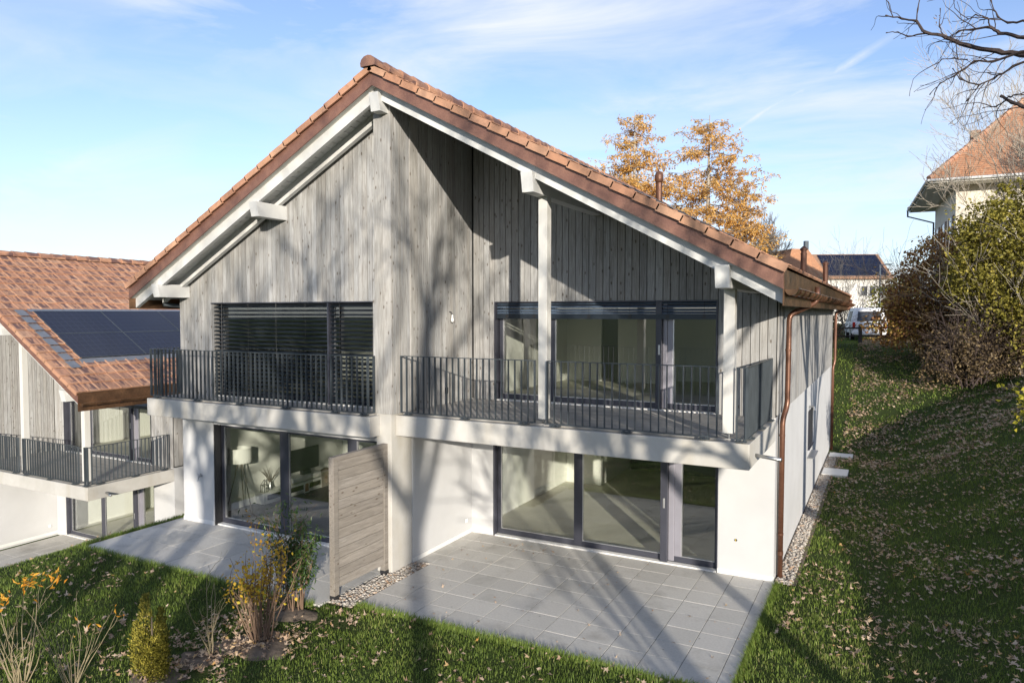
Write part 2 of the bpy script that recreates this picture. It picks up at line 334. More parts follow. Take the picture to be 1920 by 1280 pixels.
MT['bark'] = bark('grey_bark', (0.085, 0.065, 0.05), (0.15, 0.12, 0.095))
MT['bark_pale'] = bark('pale_bark', (0.24, 0.21, 0.17), (0.36, 0.32, 0.27))
MT['twig'] = bark('brown_twigs', (0.13, 0.085, 0.06), (0.21, 0.14, 0.095))
MT['twig_pale'] = bark('straw_twigs', (0.22, 0.18, 0.11), (0.30, 0.25, 0.16))
MT['twig_dark'] = bark('dark_twigs', (0.05, 0.038, 0.035), (0.08, 0.06, 0.055))
# ---------------------------------------------------------------- houses
XR, EAVE_R, EAVE_L = -6.04, 0.45, -12.53
Y_RAKE, Y_BACK = -2.88, 14.8
def boards(mb, axis, f, s0, s1, z0, ztop, openings=(), w=(0.095, 0.15), t=0.022, gap=0.011):
    brk = sorted({s0, s1} | {e for o in openings for e in o[:2] if s0 < e < s1}); segs = []
    for a, b in zip(brk[:-1], brk[1:]):
        n = max(1, round((b-a)/(0.5*(w[0]+w[1])))); ws = [random.uniform(*w) for _ in range(n)]; k = (b-a)/sum(ws); p = a
        for q in ws: segs.append((p, p+q*k)); p += q*k
    for a, b in segs:
        a2, b2 = a+gap/2, b-gap/2; spans = [(z0, z0, ztop(a2), ztop(b2))]; m = (a+b)/2
        for oa, ob, za, zb in openings:
            if oa <= m <= ob:
                n2 = []
                for (l0, l1, h0, h1) in spans:
                    if za > l0+0.01: n2.append((l0, l1, za, za))
                    if zb < min(h0, h1)-0.01: n2.append((zb, zb, h0, h1))
                spans = n2
        r = random.random()
        for (l0, l1, h0, h1) in spans:
            j = random.uniform(0, 0.003)
            if axis == 0:
                y0, y1 = f-j, f+t
                mb.hexa([(a2,y0,l0),(b2,y0,l1),(b2,y1,l1),(a2,y1,l0),(a2,y0,h0),(b2,y0,h1),(b2,y1,h1),(a2,y1,h0)], r)
            else:
                x0, x1 = f-t, f+j
                mb.hexa([(x0,a2,l0),(x1,a2,l0),(x1,b2,l1),(x0,b2,l1),(x0,a2,h0),(x1,a2,h0),(x1,b2,h1),(x0,b2,h1)], r)
def window(root, x0, x1, z0, z1, y, bars, stile=None, light=None, w=0.075, wb=0.10, pane_mat='glass'):
    m = MB(); d = 0.07
    m.box(x0, y, z0, x0+w, y+d, z1); m.box(x1-w*0.7, y, z0, x1, y+d, z1)
    m.box(x0+w, y+0.003, z0, x1-w*0.7, y+d-0.003, z0+wb); m.box(x0+w, y+0.003, z1-w, x1-w*0.7, y+d-0.003, z1)
    for a, b in bars: m.box(a, y-0.004, z0+0.01, b, y+d, z1-0.01)
    win = part('window', m, MT['frame'], root, bevel=0.004)
    edges = [x0+w]+[e for ab in bars for e in ab]+([light[0], light[1]] if light else [])+[x1-w*0.7]; edges = sorted(edges)
    for a, b in zip(edges[0::2], edges[1::2]):
        if b-a > 0.05:
            bx('pane', (a, y+0.03, z0+wb, b, y+0.036, z1-w), MT[pane_mat], win)
            g = MB(); g.box(a, y+0.012, z0+wb, a+0.018, y+0.029, z1-w); g.box(a+0.018, y+0.012, z0+wb, b, y+0.029, z0+wb+0.014)
            part('glazing_bead', g, MT['alu'], win)
    if stile:
        bx('door_stile', (stile[0], y-0.09, z0-0.02, stile[1], y-0.005, z1), MT['frame'], win, 0.006)
        h = MB(); h.box(stile[0]+0.05, y-0.10, z0+0.98, stile[0]+0.085, y-0.0905, z0+1.16); part('handle', h, MT['alu'], win, bevel=0.004)
    if light:
        m = MB(); m.box(light[0], y-0.006, z0+0.01, (light[0]+light[1])/2-0.01, y+d, z1-0.01); m.box((light[0]+light[1])/2-0.01, y+0.01, z0+0.01, light[1], y+d, z1-0.01)
        part('fixed_stile', m, MT['frame_light'], win, bevel=0.006)
    m = MB(); m.box(x0, y-0.13, z0-0.03, x1, y-0.002, z0-0.002); part('threshold', m, MT['plinth'], win, bevel=0.003)
    return win
def blind_slats(mb, x0, x1, y, zs, tilt, wd=0.08):
    for z in zs:
        prof = []; n = 4
        for i in range(n+1):
            q = -wd/2+wd*i/n; cz = 0.006*(1-(2*i/n-1)**2)
            prof.append((y+q*math.cos(tilt)-cz*math.sin(tilt), z+q*math.sin(tilt)+cz*math.cos(tilt)))
        poly = prof+[(p[0], p[1]-0.0022) for p in reversed(prof)]
        n2 = len(poly); vs = [(x0, p[0], p[1]) for p in poly]+[(x1, p[0], p[1]) for p in poly]
        mb.add(vs, [(i, (i+1) % n2, n2+(i+1) % n2, n2+i) for i in range(n2)])
def railing(root, runs, z0, ztop, feet, pitch=0.117):
    """runs: list of ((x0,y0),(x1,y1)); flat balusters set edge-on to the run"""
    bal, hand, bot = MB(), MB(), MB()
    for (a, b) in runs:
        a, b = Vector((*a, 0)), Vector((*b, 0)); L = (b-a).length; d = (b-a)/L; nrm = Vector((-d.y, d.x, 0)); n = max(1, round(L/pitch))
        def slab(mb, p, q, hw, hz0, hz1):
            c = [p-nrm*hw, q-nrm*hw, q+nrm*hw, p+nrm*hw]; mb.hexa([(v.x, v.y, hz0) for v in c]+[(v.x, v.y, hz1) for v in c])
        for i in range(n+1):
            c = a+d*(L*i/n); e = 0.006 if 0 < i < n else 0.008; slab(bal, c-d*e, c+d*e, 0.020 if 0 < i < n else 0.024, z0+0.012, ztop-0.012)
        slab(hand, a-d*0.008, b+d*0.008, 0.024, ztop-0.012, ztop); slab(bot, a-d*0.008, b+d*0.008, 0.022, z0, z0+0.012)
    rl = part('balcony_railing', bal, MT['anthracite'], root)
    part('handrail', hand, MT['anthracite'], rl); part('bottom_rail', bot, MT['anthracite'], rl)
    for (x, y, nx, ny) in feet:
        m = MB(); zt = z0-0.016
        for k in (-0.045, 0.045):
            px, py = x+k*abs(ny), y+k*abs(nx); m.box(px-0.016, py-0.016, zt-0.014, px+0.016, py+0.016, z0)
            m.lathe([(0.012, 0), (0.012, 0.014), (0.005, 0.014), (0.005, 0.028)], (px+nx*0.034, py+ny*0.034, zt-0.012), 6)
        m.box(x-0.075*abs(ny)-0.05*abs(nx), y-0.075*abs(nx)-0.05*abs(ny), zt-0.016, x+0.075*abs(ny)+0.05*abs(nx), y+0.075*abs(nx)+0.05*abs(ny), zt-0.004)
        part('foot_bracket', m, MT['anthracite'], rl)
    return rl
def tile_field(root, side, sl, zt, y0, y1, L, hole=None, gauge=0.38, width=0.30):
    th = math.atan(sl); c, sn = math.cos(th), math.sin(th); m = MB(); ver = MB(); ver2 = MB()
    def P(s, y, h): return (XR+side*(s*c+h*sn), y, zt-s*sn+h*c)
    nrow = int(round(L/gauge)); g = L/nrow; ncol = int(round((y1-y0)/width)); wd = (y1-y0)/ncol
    for r in range(nrow):
        sT, sB = r*g-0.05, (r+1)*g; off = 0.0
        for k in range(ncol):
            a, b = y0+k*wd+0.002, y0+(k+1)*wd-0.002
            if hole and a > hole[2]-0.1 and b < hole[3]+0.1 and sT+0.1 > hole[0]-0.05 and sB-0.1 < hole[1]+0.05: continue
            hB, hT, tk = 0.055+random.uniform(-.003, .003), 0.022, 0.034
            m.hexa([P(sB,a,hB-tk),P(sB,b,hB-tk),P(sT,b,hT-tk),P(sT,a,hT-tk),P(sB,a,hB),P(sB,b,hB),P(sT,b,hT),P(sT,a,hT)], random.random(),
                   [(0,0),(1,0),(1,1),(0,1),(0,0),(1,0),(1,1),(0,1)])
            # raised side roll of an interlocking tile
            m.hexa([P(sB,b-0.05,hB),P(sB,b,hB),P(sT,b,hT),P(sT,b-0.05,hT),P(sB,b-0.045,hB+0.012),P(sB,b-0.006,hB+0.012),P(sT,b-0.006,hT+0.010),P(sT,b-0.045,hT+0.010)], m.a[-1][2],
                   [(0,0),(0,0),(0,1),(0,1),(0,0),(0,0),(0,1),(0,1)])
        # verge tile with its hanging flange
        rr = random.random(); a, b = y0-0.035, y0; sT2 = r*g-0.02
        hB, hT = 0.056, 0.037
        ver.hexa([P(sB,a,hB-0.102),P(sB,b+0.0,hB-0.102),P(sT2,b,hT-0.102),P(sT2,a,hT-0.102),P(sB,a,hB),P(sB,b,hB),P(sT2,b,hT),P(sT2,a,hT)], rr,
                 [(0,0)]*8)
        ver.hexa([P(sB,b,hB-0.02),P(sB,b+0.24,hB-0.02),P(sT2,b+0.24,hT-0.02),P(sT2,b,hT-0.02),P(sB,b,hB),P(sB,b+0.24,hB),P(sT2,b+0.24,hT),P(sT2,b,hT)], rr,
                 [(0,0),(1,0),(1,1),(0,1),(0,0),(1,0),(1,1),(0,1)])
        a, b = y1, y1+0.035
        ver2.hexa([P(sB,a,hB-0.102),P(sB,b,hB-0.102),P(sT2,b,hT-0.102),P(sT2,a,hT-0.102),P(sB,a,hB),P(sB,b,hB),P(sT2,b,hT),P(sT2,a,hT)], rr)
    part('roof_tiles', m, MT['tile'], root); part('verge_tiles', ver, MT['tile'], root); part('verge_tiles', ver2, MT['tile'], root)
    return P
def ridge_tiles(root, zt, y0, y1):
    m = MB(); n = int(round((y1-y0)/0.40)); w = (y1-y0)/n
    for k in range(n):
        a, b = y0+k*w-0.03, y0+(k+1)*w+0.03; ra, rb = 0.155, 0.125; r = random.random(); vs = []; N = 9
        for (y, rad) in ((a, ra), (b, rb)):
            for i in range(N):
                t = -0.12*math.pi+1.24*math.pi*i/(N-1); vs.append((XR+rad*math.cos(t), y, zt+0.0+rad*math.sin(t)*0.85))
        fs = [(i, i+1, N+i+1, N+i) for i in range(N-1)]+[tuple(range(N-1, -1, -1)), tuple(range(N, 2*N))]
        m.add(vs, fs, r, [(0.2+0.6*i/(N-1), 0.2) for i in range(N)]+[(0.2+0.6*i/(N-1), 0.9) for i in range(N)])
    o = part('ridge_tiles', m, MT['tile'], root); return o
def roof(root, sl, zr, sides, panel):
    """rake boards, copper fascias, soffit, tiles, gutter on the given sides of the ridge"""
    th = math.atan(sl); ln = lambda x: zr-sl*abs(x-XR); zt = zr+0.465/1.0
    body = MB()
    for sd_ in (1, -1):
        xe = EAVE_R if sd_ > 0 else EAVE_L
        P4 = [(XR, ln(XR)+0.20), (xe, ln(xe)+0.20), (xe, ln(xe)+0.44), (XR, ln(XR)+0.44)]
        body.prism(P4, 1, Y_RAKE-0.12, Y_BACK)
    rf = part('roof', body, MT['soffit'], root)
    for sd_ in sides:
        xe = EAVE_R if sd_ > 0 else EAVE_L; L = abs(xe+sd_*0.05-XR)/math.cos(th)
        hole = None
        if panel and sd_ > 0: hole = (3.55, 6.05, -2.2, 9.6)
        P = tile_field(rf, sd_, sl, zt, Y_RAKE-0.17, Y_BACK+0.02, L, hole)
        # white rake board and the copper above it
        m = MB(); m.prism([(XR, zr), (xe, ln(xe)), (xe, ln(xe)+0.199), (XR, zr+0.199)], 1, Y_RAKE, Y_RAKE+0.08); part('rake_board', m, MT['white'], rf)
        m = MB(); m.prism([(XR, zr+0.185), (xe+sd_*0.012, ln(xe)+0.185), (xe+sd_*0.012, ln(xe)+0.455), (XR, zr+0.455)], 1, Y_RAKE-0.145, Y_RAKE-0.121); part('copper_fascia', m, MT['fascia'], rf)
        # soffit boards run front to back
        so = MB(); n = int(abs(xe-XR)/0.14)
        for i in range(n):
            a = XR+sd_*(abs(xe-XR)*i/n+0.007); b = XR+sd_*(abs(xe-XR)*(i+1)/n-0.007); a, b = min(a, b), max(a, b)
            ye = -2.1 if sd_ < 0 else 0.1
            so.hexa([(a,Y_RAKE+0.08,ln(a)+0.165),(b,Y_RAKE+0.08,ln(b)+0.165),(b,ye,ln(b)+0.165),(a,ye,ln(a)+0.165),(a,Y_RAKE+0.08,ln(a)+0.198),(b,Y_RAKE+0.08,ln(b)+0.198),(b,ye,ln(b)+0.198),(a,ye,ln(a)+0.198)])
        part('soffit', so, MT['white'], rf)
        # eave: copper fascia board, tile-edge board, half-round gutter with end caps and brackets
        ze = ln(xe)
        m = MB(); x0, x1 = (xe+0.002, xe+0.02) if sd_ > 0 else (xe-0.02, xe-0.002)
        m.box(x0, Y_RAKE-0.14, ze-0.02, x1, Y_BACK, ze+0.44); part('eave_fascia', m, MT['gutter'], rf)
        if sd_ > 0:
            gm = MB(); gx, gz, gr = xe+0.10, ze+0.185, 0.078; N = 9; ya, yb = Y_RAKE-0.10, Y_BACK
            vs = []
            for rad in (gr, gr-0.006):
                for y in (ya, yb):
                    for i in range(N): t = math.pi+math.pi*i/(N-1); vs.append((gx+rad*math.cos(t), y, gz+rad*math.sin(t)))
            fs = []
            for o2, fl in ((0, False), (2*N, True)):
                for i in range(N-1):
                    q = (o2+i, o2+i+1, o2+N+i+1, o2+N+i); fs.append(q if not fl else q[::-1])
            fs += [tuple(range(0, N)), tuple(range(N, 2*N))]
            gm.add(vs, fs); gm.tube([(gx+gr, ya, gz+0.006), (gx+gr, yb, gz+0.006)], 0.011, 6)
            gt = part('gutter', gm, MT['gutter'], root, smooth=False)
            y = ya+0.35
            while y < yb-0.2:
                bm_ = MB(); bm_.tube([(gx+(gr+0.006)*math.cos(t), y, gz+(gr+0.006)*math.sin(t)) for t in [math.pi+math.pi*i/8 for i in range(9)]], 0.007, 5)
                part('gutter_bracket', bm_, MT['copper'], gt); y += 0.62
        if hole:
            def strip(nm, s0, s1, a, b, h0, h1, mt):
                q = MB(); q.hexa([P(s1,a,h0),P(s1,b,h0),P(s0,b,h0),P(s0,a,h0),P(s1,a,h1),P(s1,b,h1),P(s0,b,h1),P(s0,a,h1)]); return part(nm, q, mt, rf)
            strip('panel_flashing', hole[0]-0.10, hole[1]+0.22, hole[2]-0.18, hole[3], 0.0, 0.03, MT['steel_brown'])
            strip('ridge_side_flashing', hole[0]-0.14, hole[0]+0.0, hole[2]-0.1, hole[3], 0.031, 0.055, MT['steel'])
            q = MB(); y = hole[2]-0.05
            while y < hole[3]-0.3: q.hexa([P(hole[1]+0.24,y,0.034),P(hole[1]+0.24,y+0.44,0.034),P(hole[1]+0.02,y+0.44,0.05),P(hole[1]+0.02,y,0.05),P(hole[1]+0.24,y,0.04),P(hole[1]+0.24,y+0.44,0.04),P(hole[1]+0.02,y+0.44,0.056),P(hole[1]+0.02,y,0.056)]); y += 0.45
            part('lead_apron', q, MT['steel_blue'], rf)
            q = MB(); s = hole[0]-0.1
            while s < hole[1]+0.1:
                q.hexa([P(s+0.37,hole[2]-0.46,0.075),P(s+0.37,hole[2]-0.20,0.075),P(s,hole[2]-0.20,0.05),P(s,hole[2]-0.46,0.05),P(s+0.37,hole[2]-0.46,0.082),P(s+0.37,hole[2]-0.22,0.082),P(s,hole[2]-0.22,0.058),P(s,hole[2]-0.46,0.058)]); s += 0.385
            part('side_apron', q, MT['steel_blue'], rf)
            hp = (hole[1]-hole[0])/2; y = hole[2]
            while y < hole[3]-0.5:
                for r_ in range(2):
                    s0, s1 = hole[0]+r_*hp+0.012, hole[0]+(r_+1)*hp-0.012; a, b = y+0.008, y+1.92
                    q = MB(); q.hexa([P(s1,a,0.04),P(s1,b,0.04),P(s0,b,0.04),P(s0,a,0.04),P(s1,a,0.075),P(s1,b,0.075),P(s0,b,0.075),P(s0,a,0.075)], 0, [(0,0),(1,0),(1,1),(0,1)]*2)
                    pn = part('solar_panel', q, MT['solar'], rf)
                    q = MB()
                    for (sa, sb, ya2, yb2) in ((s0-.008, s0+.006, a, b), (s1-.006, s1+.008, a, b), (s0, s1, a-.006, a+.008), (s0, s1, b-.008, b+.006)):
                        q.hexa([P(sb,ya2,0.06),P(sb,yb2,0.06),P(sa,yb2,0.06),P(sa,ya2,0.06),P(sb,ya2,0.079),P(sb,yb2,0.079),P(sa,yb2,0.079),P(sa,ya2,0.079)])
                    part('panel_frame', q, MT['anthracite'], pn)
                y += 1.93
    ridge_tiles(rf, zt+0.05, Y_RAKE-0.22, Y_BACK)
    return rf
MT['steel_brown'] = copper('flashing_brown', (0.20, 0.10, 0.06), (0.32, 0.17, 0.09), 0.4, 0.5)
MT['steel_blue'] = simple('lead_sheet', (0.24, 0.25, 0.27), 0.42, 0.5, 0.12, 4)
def purlin(root, xc, zb, yb, w=0.19, h=0.30, cap=None):
    m = MB(); yf = -2.93; x0, x1 = xc-w/2, xc+w/2; sl_ = 0.06
    m.hexa([(x0,yf,zb),(x1,yf,zb),(x1,yb,zb),(x0,yb,zb),(x0,yf-sl_,zb+h),(x1,yf-sl_,zb+h),(x1,yb,zb+h),(x0,yb,zb+h)]); return part('purlin', m, MT['white'], root, bevel=0.004)
def post(root, xc, z1):
    m = MB(); m.box(xc-0.075, -2.45, 2.86, xc+0.075, -2.29, z1); p = part('post', m, MT['post'], root, bevel=0.006)
    f = MB(); f.lathe([(0.045, 0), (0.045, 0.008), (0.013, 0.008), (0.013, 0.10), (0.05, 0.10), (0.05, 0.106)], (xc, -2.37, 2.752), 10); part('post_foot', f, MT['steel'], p); return p
def pipe(root, pts, r=0.046, collars=()):
    # round the bends
    P = [Vector(q) for q in pts]; out = [P[0]]
    for i in range(1, len(P)-1):
        a, b, c = P[i-1], P[i], P[i+1]; d1, d2 = (a-b), (c-b); k = min(0.11, d1.length*0.45, d2.length*0.45); s, e = b+d1.normalized()*k, b+d2.normalized()*k
        for j in range(6): t = j/5; out.append(s*(1-t)**2+b*2*t*(1-t)+e*t*t)
    out.append(P[-1]); m = MB(); m.tube(out, r, 14); o = part('downpipe', m, MT['copper'], root, smooth=True)
    for q, ax in collars:
        c = MB(); q = Vector(q); v = Vector(ax)*0.016; c.tube([q-v, q+v], r+0.006, 14); part('pipe_collar', c, MT['copper'], o)
    return o
def right_half(root, sl, zr, interior=True):
    ln = lambda x: zr-sl*abs(x-XR); up = lambda x: ln(x)+0.19
    # walls below the balcony
    m = MB(); m.box(-0.93, 0, -0.15, 0, 0.35, 2.78); m.box(-5.93, 0, -0.15, -5.43, 0.35, 2.78); m.box(-5.43, 0.0, 2.40, -0.93, 0.35, 2.78)
    m.box(-0.35, 0.35, -0.3, 0, 13.2, 2.82); m.box(-6.25, -2.09, -0.15, -5.93, 0.0, 2.38)
    part('rendered_wall', m, MT['render'], root)
    bx('plinth_strip', (-0.932, -0.012, 0, 0.006, 0, 0.085), MT['plinth'], root)
    m = MB(); m.prism([(-5.93, -2.09), (-5.922, -2.09), (-5.922, -0.012), (-5.43, -0.012), (-5.43, 0), (-5.93, 0)], 2, 0, 0.085); part('plinth_strip', m, MT['plinth'], root)
    bx('concrete_pier', (-6.26, -2.69, -0.3, -5.94, -2.09, 2.78), MT['concrete'], root, 0.008)
    m = MB(); m.box(-6.25, 0.0, -0.15, -5.94, 13.2, 2.78); m.prism([(-6.25, 2.78), (-5.925, 2.78), (-5.925, up(-5.925)), (-6.25, up(-6.25))], 1, -2.66, 13.2); part('party_wall', m, MT['iwall'], root)
    sb = bx('balcony_slab', (-5.94, -2.56, 2.393, 0, -0.001, 2.75), MT['concrete'], root, 0.01)
    m = MB()                                                                                            # decking on the balcony
    y = -2.40
    while y < -0.05: m.box(-5.90, y, 2.752, -0.14, y+0.112, 2.778, random.random()); y += 0.118
    part('deck', m, MT['deck'], sb)
    railing(root, [((-5.86, -2.50), (-3.27, -2.50)), ((-3.05, -2.50), (-0.45, -2.50)), ((-0.18, -2.50), (-0.06, -2.50)), ((-0.06, -2.50), (-0.06, -0.16))], 2.80, 3.79,
            [(x, -2.52, 0, -1) for x in (-5.70, -4.55, -3.45, -2.9, -1.75, -0.62)]+[(-0.12, -2.52, 0, -1)]+[(-0.04, yy, 1, 0) for yy in (-2.2, -1.2, -0.3)])
    # upper storey: cladding in front of a core wall
    o1 = (-5.38, -0.96, 2.78, 4.76)
    m = MB(); boards(m, 0, -0.03, -5.87, 0.0, 2.78, up, [o1], (0.125, 0.155)); part('front_cladding', m, MT['clad'], root)
    bx('membrane', (-5.9249, -2.66, 2.782, -5.9225, -0.01, up(-5.9)), MT['membrane'], root)
    m = MB(); boards(m, 1, -5.90, -2.665, -0.035, 2.782, lambda y: up(-5.9), (), (0.055, 0.11)); part('recess_cladding', m, MT['clad'], root)
    m = MB(); m.box(-5.899, -2.18, 2.79, -5.876, -1.96, up(-5.88), 0.5); m.box(-6.262, -2.712, 2.782, -6.083, -2.668, up(-6.26), 0.3); m.box(-6.079, -2.712, 2.782, -5.897, -2.668, up(-5.9), 0.8); part('corner_board', m, MT['clad_pale'], root)
    m = MB(); boards(m, 1, 0.03, 0.0, 13.2, 2.82, lambda y: up(0.0)-0.03, (), (0.125, 0.155)); part('side_cladding', m, MT['clad'], root)
    m = MB(); m.prism([(-5.925, 2.78), (-5.38, 2.78), (-5.38, up(-5.38)), (-5.925, up(-5.925))], 1, 0.0, 0.3); m.prism([(-0.96, 2.78), (0.0, 2.78), (0.0, up(0)), (-0.96, up(-0.96))], 1, 0.0, 0.3)
    m.prism([(-5.38, 4.76), (-0.96, 4.76), (-0.96, up(-0.96)), (-5.38, up(-5.38))], 1, 0.0, 0.3); m.box(-0.3, 0.3, 2.82, 0.004, 13.2, up(0.0))
    part('wall_core', m, MT['membrane'], root)
    # windows
    wl = window(root, -5.38, -0.95, 0.03, 2.42, 0.10, [(-3.69, -3.52)], (-1.96, -1.83), (-1.83, -1.60))
    bx('reveal', (-5.43, -0.002, 0.0, -5.385, 0.10, 2.40), MT['frame'], wl); bx('reveal', (-0.948, -0.002, 0.0, -0.931, 0.10, 2.40), MT['frame'], wl)
    wu = window(root, -5.33, -0.97, 2.80, 4.75, 0.10, [(-4.23, -4.10)], (-2.07, -1.96), (-1.96, -1.78))
    m = MB(); m.box(-5.378, -0.045, 2.79, -5.352, 0.16, 4.758); m.box(-0.962, -0.045, 2.79, -0.966-0.02, 0.16, 4.758); m.box(-5.352, -0.052, 4.735, -0.984, 0.0, 4.758); part('reveal', m, MT['frame'], wu)
    m = MB(); blind_slats(m, -5.34, -0.99, 0.03, [4.72, 4.655, 4.59, 4.54], 0.9, 0.05); bl = part('raised_blind', m, MT['slat_skylit'], wu)
    m = MB(); m.box(-5.34, -0.012, 4.42, -0.99, 0.06, 4.515); part('blind_bottom_bar', m, MT['slat'], bl)
    for x in (-5.1, -4.5, -3.35, -2.55, -1.85, -1.2):
        m = MB(); m.box(x-0.03, -0.02, 4.44, x+0.03, 0.0, 4.50); m.tube([(x, -0.018, 4.50), (x+0.006, -0.022, 4.74)], 0.0025, 4)
        part('blind_ladder', m, MT['black'], bl)
    # carpentry under the roof
    purlin(root, XR, zr-0.22, -2.6); 
    for xc, d in ((-3.18, 2.86), (-0.31, 5.73)): purlin(root, xc, ln(xc)-0.262 if sl > 0.55 else (6.342 if xc < -1 else 4.861), 0.0)
    for xc in (-3.16, -0.31): post(root, xc, (ln(xc)-0.25) if sl > 0.55 else (6.34 if xc < -1 else 4.86))
    # fittings
    m = MB(); t = [(0.035, 0), (0.035, 0.33)]; m.tube([(-0.03, -2.05, 2.52), (0.36, -2.16, 2.50)], 0.026, 12); part('drain_spout', m, MT['steel'], root, smooth=True)
    m = MB(); m.box(-5.90, -0.30, 0.26, -5.915, -0.22, 0.34); part('wall_socket', m, MT['white_plastic'], root, bevel=0.006)
    m = MB(); m.box(-5.897, -1.06, 2.98, -5.87, -0.98, 3.10); part('outdoor_socket', m, MT['black'], root, bevel=0.006)
    if interior:
        m = MB(); m.box(-5.93, 0.17, -0.06, -0.35, 13.2, 0.02); part('ground_floor', m, MT['ifloor'], root)
        m = MB(); m.box(-5.93, 0.35, 2.42, -0.35, 13.2, 2.76); part('upper_floor', m, MT['ifloor'], root)
        m = MB(); m.box(-5.93, 4.9, 0.02, -4.95, 5.1, 2.42); m.box(-5.1, 5.1, 0.02, -4.95, 8.0, 2.42); m.box(-5.93, 8.0, 0.02, -0.35, 8.15, 2.42)
        m.prism([(-5.92, 2.76), (-4.95, 2.76), (-4.95, up(-4.95)), (-5.92, up(-5.92))], 1, 4.9, 5.05); m.prism([(-4.5, 2.76), (-3.5, 2.76), (-3.5, up(-3.5)), (-4.5, up(-4.5))], 1, 4.9, 5.05); m.prism([(-3.5, 2.76), (-0.3, 2.76), (-0.3, up(-0.3)), (-3.5, up(-3.5))], 1, 5.9, 6.05); m.box(-3.65, 5.05, 2.76, -3.5, 5.9, up(-3.6)); m.box(-4.95, 4.9, 4.85, -4.5, 5.05, up(-4.95))
        part('partition_wall', m, MT['iwall'], root)
        m = MB(); m.box(-4.94, 4.95, 2.76, -4.51, 5.0, 4.85); m.box(-4.9, 7.2, 0.02, -0.4, 7.99, 2.42); part('dark_door_and_opening', m, MT['darkpanel'], root)  # upper dark door; lower block puts the unlit opening's shade into its colour
def house_shell(root, sl, zr):
    ln = lambda x: zr-sl*abs(x-XR); up = lambda x: ln(x)+0.19
    m = MB(); m.prism([(-12.0, -0.3), (0.0, -0.3), (0.0, up(0)), (XR, up(XR)), (-12.0, up(-12.0))], 1, 13.2, 13.5); part('rear_wall', m, MT['render'], root)

house = thing('terraced_house', 'tall gable house clad in grey timber boards, with concrete balconies, filling the middle', 'house')
SL, ZR = 0.538, 8.136
right_half(house, SL, ZR); house_shell(house, SL, ZR)
roof(house, SL, ZR, (1, -1), True)
ln = lambda x: ZR-SL*abs(x-XR); up = lambda x: ln(x)+0.19
# left unit
m = MB(); m.box(-12.0, -2.2, -0.15, -11.03, -1.85, 2.39); m.box(-11.03, -2.19, 2.17, -6.26, -1.85, 2.39); m.box(-12.0, -1.85, -3.0, -11.7, 13.2, 2.75); part('rendered_wall', m, MT['render'], house)
m = MB(); m.box(-12.006, -2.212, 0, -11.03, -2.2, 0.085); part('plinth_strip', m, MT['plinth'], house)
m = MB(); m.box(-12.10, -2.97, 2.393, -6.18, -2.2, 2.75); m.box(-12.0, -2.2, 2.393, -6.26, -1.85, 2.75); lsb = part('balcony_slab', m, MT['concrete'], house, bevel=0.01)
m = MB(); y = -2.82
while y < -2.3: m.box(-12.0, y, 2.752, -6.3, y+0.112, 2.778, random.random()); y += 0.118
part('deck', m, MT['deck'], lsb)
railing(house, [((-12.04, -2.24), (-12.04, -2.90)), ((-12.04, -2.90), (-6.27, -2.90)), ((-6.27, -2.90), (-6.27, -2.74))], 2.80, 3.79, [(x, -2.92, 0, -1) for x in (-11.85, -10.6, -9.4, -8.2, -7.0, -6.35)])
o2 = (-10.99, -6.70, 2.78, 4.75)
m = MB(); boards(m, 0, -2.22, -12.0, -6.262, 2.752, up, [o2], (0.10, 0.135)); part('front_cladding', m, MT['clad'], house)
m = MB(); boards(m, 1, -11.998, -2.19, 13.2, 2.752, lambda y: up(-12.0)-0.03, (), (0.13, 0.15)); part('side_cladding', m, MT['clad'], house)
m = MB(); m.prism([(-11.99, 2.752), (-10.99, 2.752), (-10.99, up(-10.99)), (-11.99, up(-11.99))], 1, -2.19, -1.9); m.prism([(-6.70, 2.752), (-6.262, 2.752), (-6.262, up(-6.262)), (-6.70, up(-6.70))], 1, -2.19, -1.9)
m.prism([(-10.99, 4.75), (-6.70, 4.75), (-6.70, up(-6.7)), (-10.99, up(-10.99))], 1, -2.19, -1.9); m.box(-11.97, -1.9, 2.752, -11.7, 13.2, up(-11.99)); part('wall_core', m, MT['membrane'], house)
m = MB(); m.prism([(-6.28, ln(-6.28)-0.02), (-12.3, ln(-12.3)-0.02), (-12.3, ln(-12.3)+0.165), (-6.28, ln(-6.28)+0.165)], 1, -2.42, -2.33); part('fly_rafter', m, MT['white'], house)
purlin(house, -8.90, 6.342, -2.15, h=0.27); purlin(house, -11.77, 4.861, -2.15, h=0.27)
wl = window(house, -11.0, -6.35, 0.03, 2.17, -2.02, [(-9.28, -9.05), (-7.50, -7.28)])
m = MB(); m.box(-11.03, -2.19, 0.0, -11.002, -2.02, 2.17); part('reveal', m, MT['black'], wl)
wu = window(house, -10.95, -6.74, 2.80, 4.74, -2.04, [(-7.95, -7.80)])
m = MB(); m.box(-10.988, -2.25, 4.728, -6.702, -2.19, 4.748);  m.box(-7.80, -2.225, 2.79, -7.76, -2.14, 4.728); part('reveal', m, MT['frame'], wu)
bx('wood_reveal', (-10.989, -2.20, 2.79, -10.957, -2.05, 4.73), MT['clad'], wu)
zs = [2.84+0.083*i for i in range(23)]
for (a, b) in ((-10.955, -7.81), (-7.75, -6.715)):
    m = MB(); blind_slats(m, a, b, -2.165, zs, 0.42, 0.08); bl = part('lowered_blind', m, MT['slat'], wu)
    x = a+0.25
    while x < b: m = MB(); m.tube([(x, -2.21, 2.82), (x, -2.21, 4.72)], 0.003, 4); part('blind_ladder', m, MT['black'], bl); x += 0.78
m = MB(); m.box(-11.7, -1.95, -0.06, -6.25, 13.2, 0.02); part('ground_floor', m, MT['dfloor'], house)
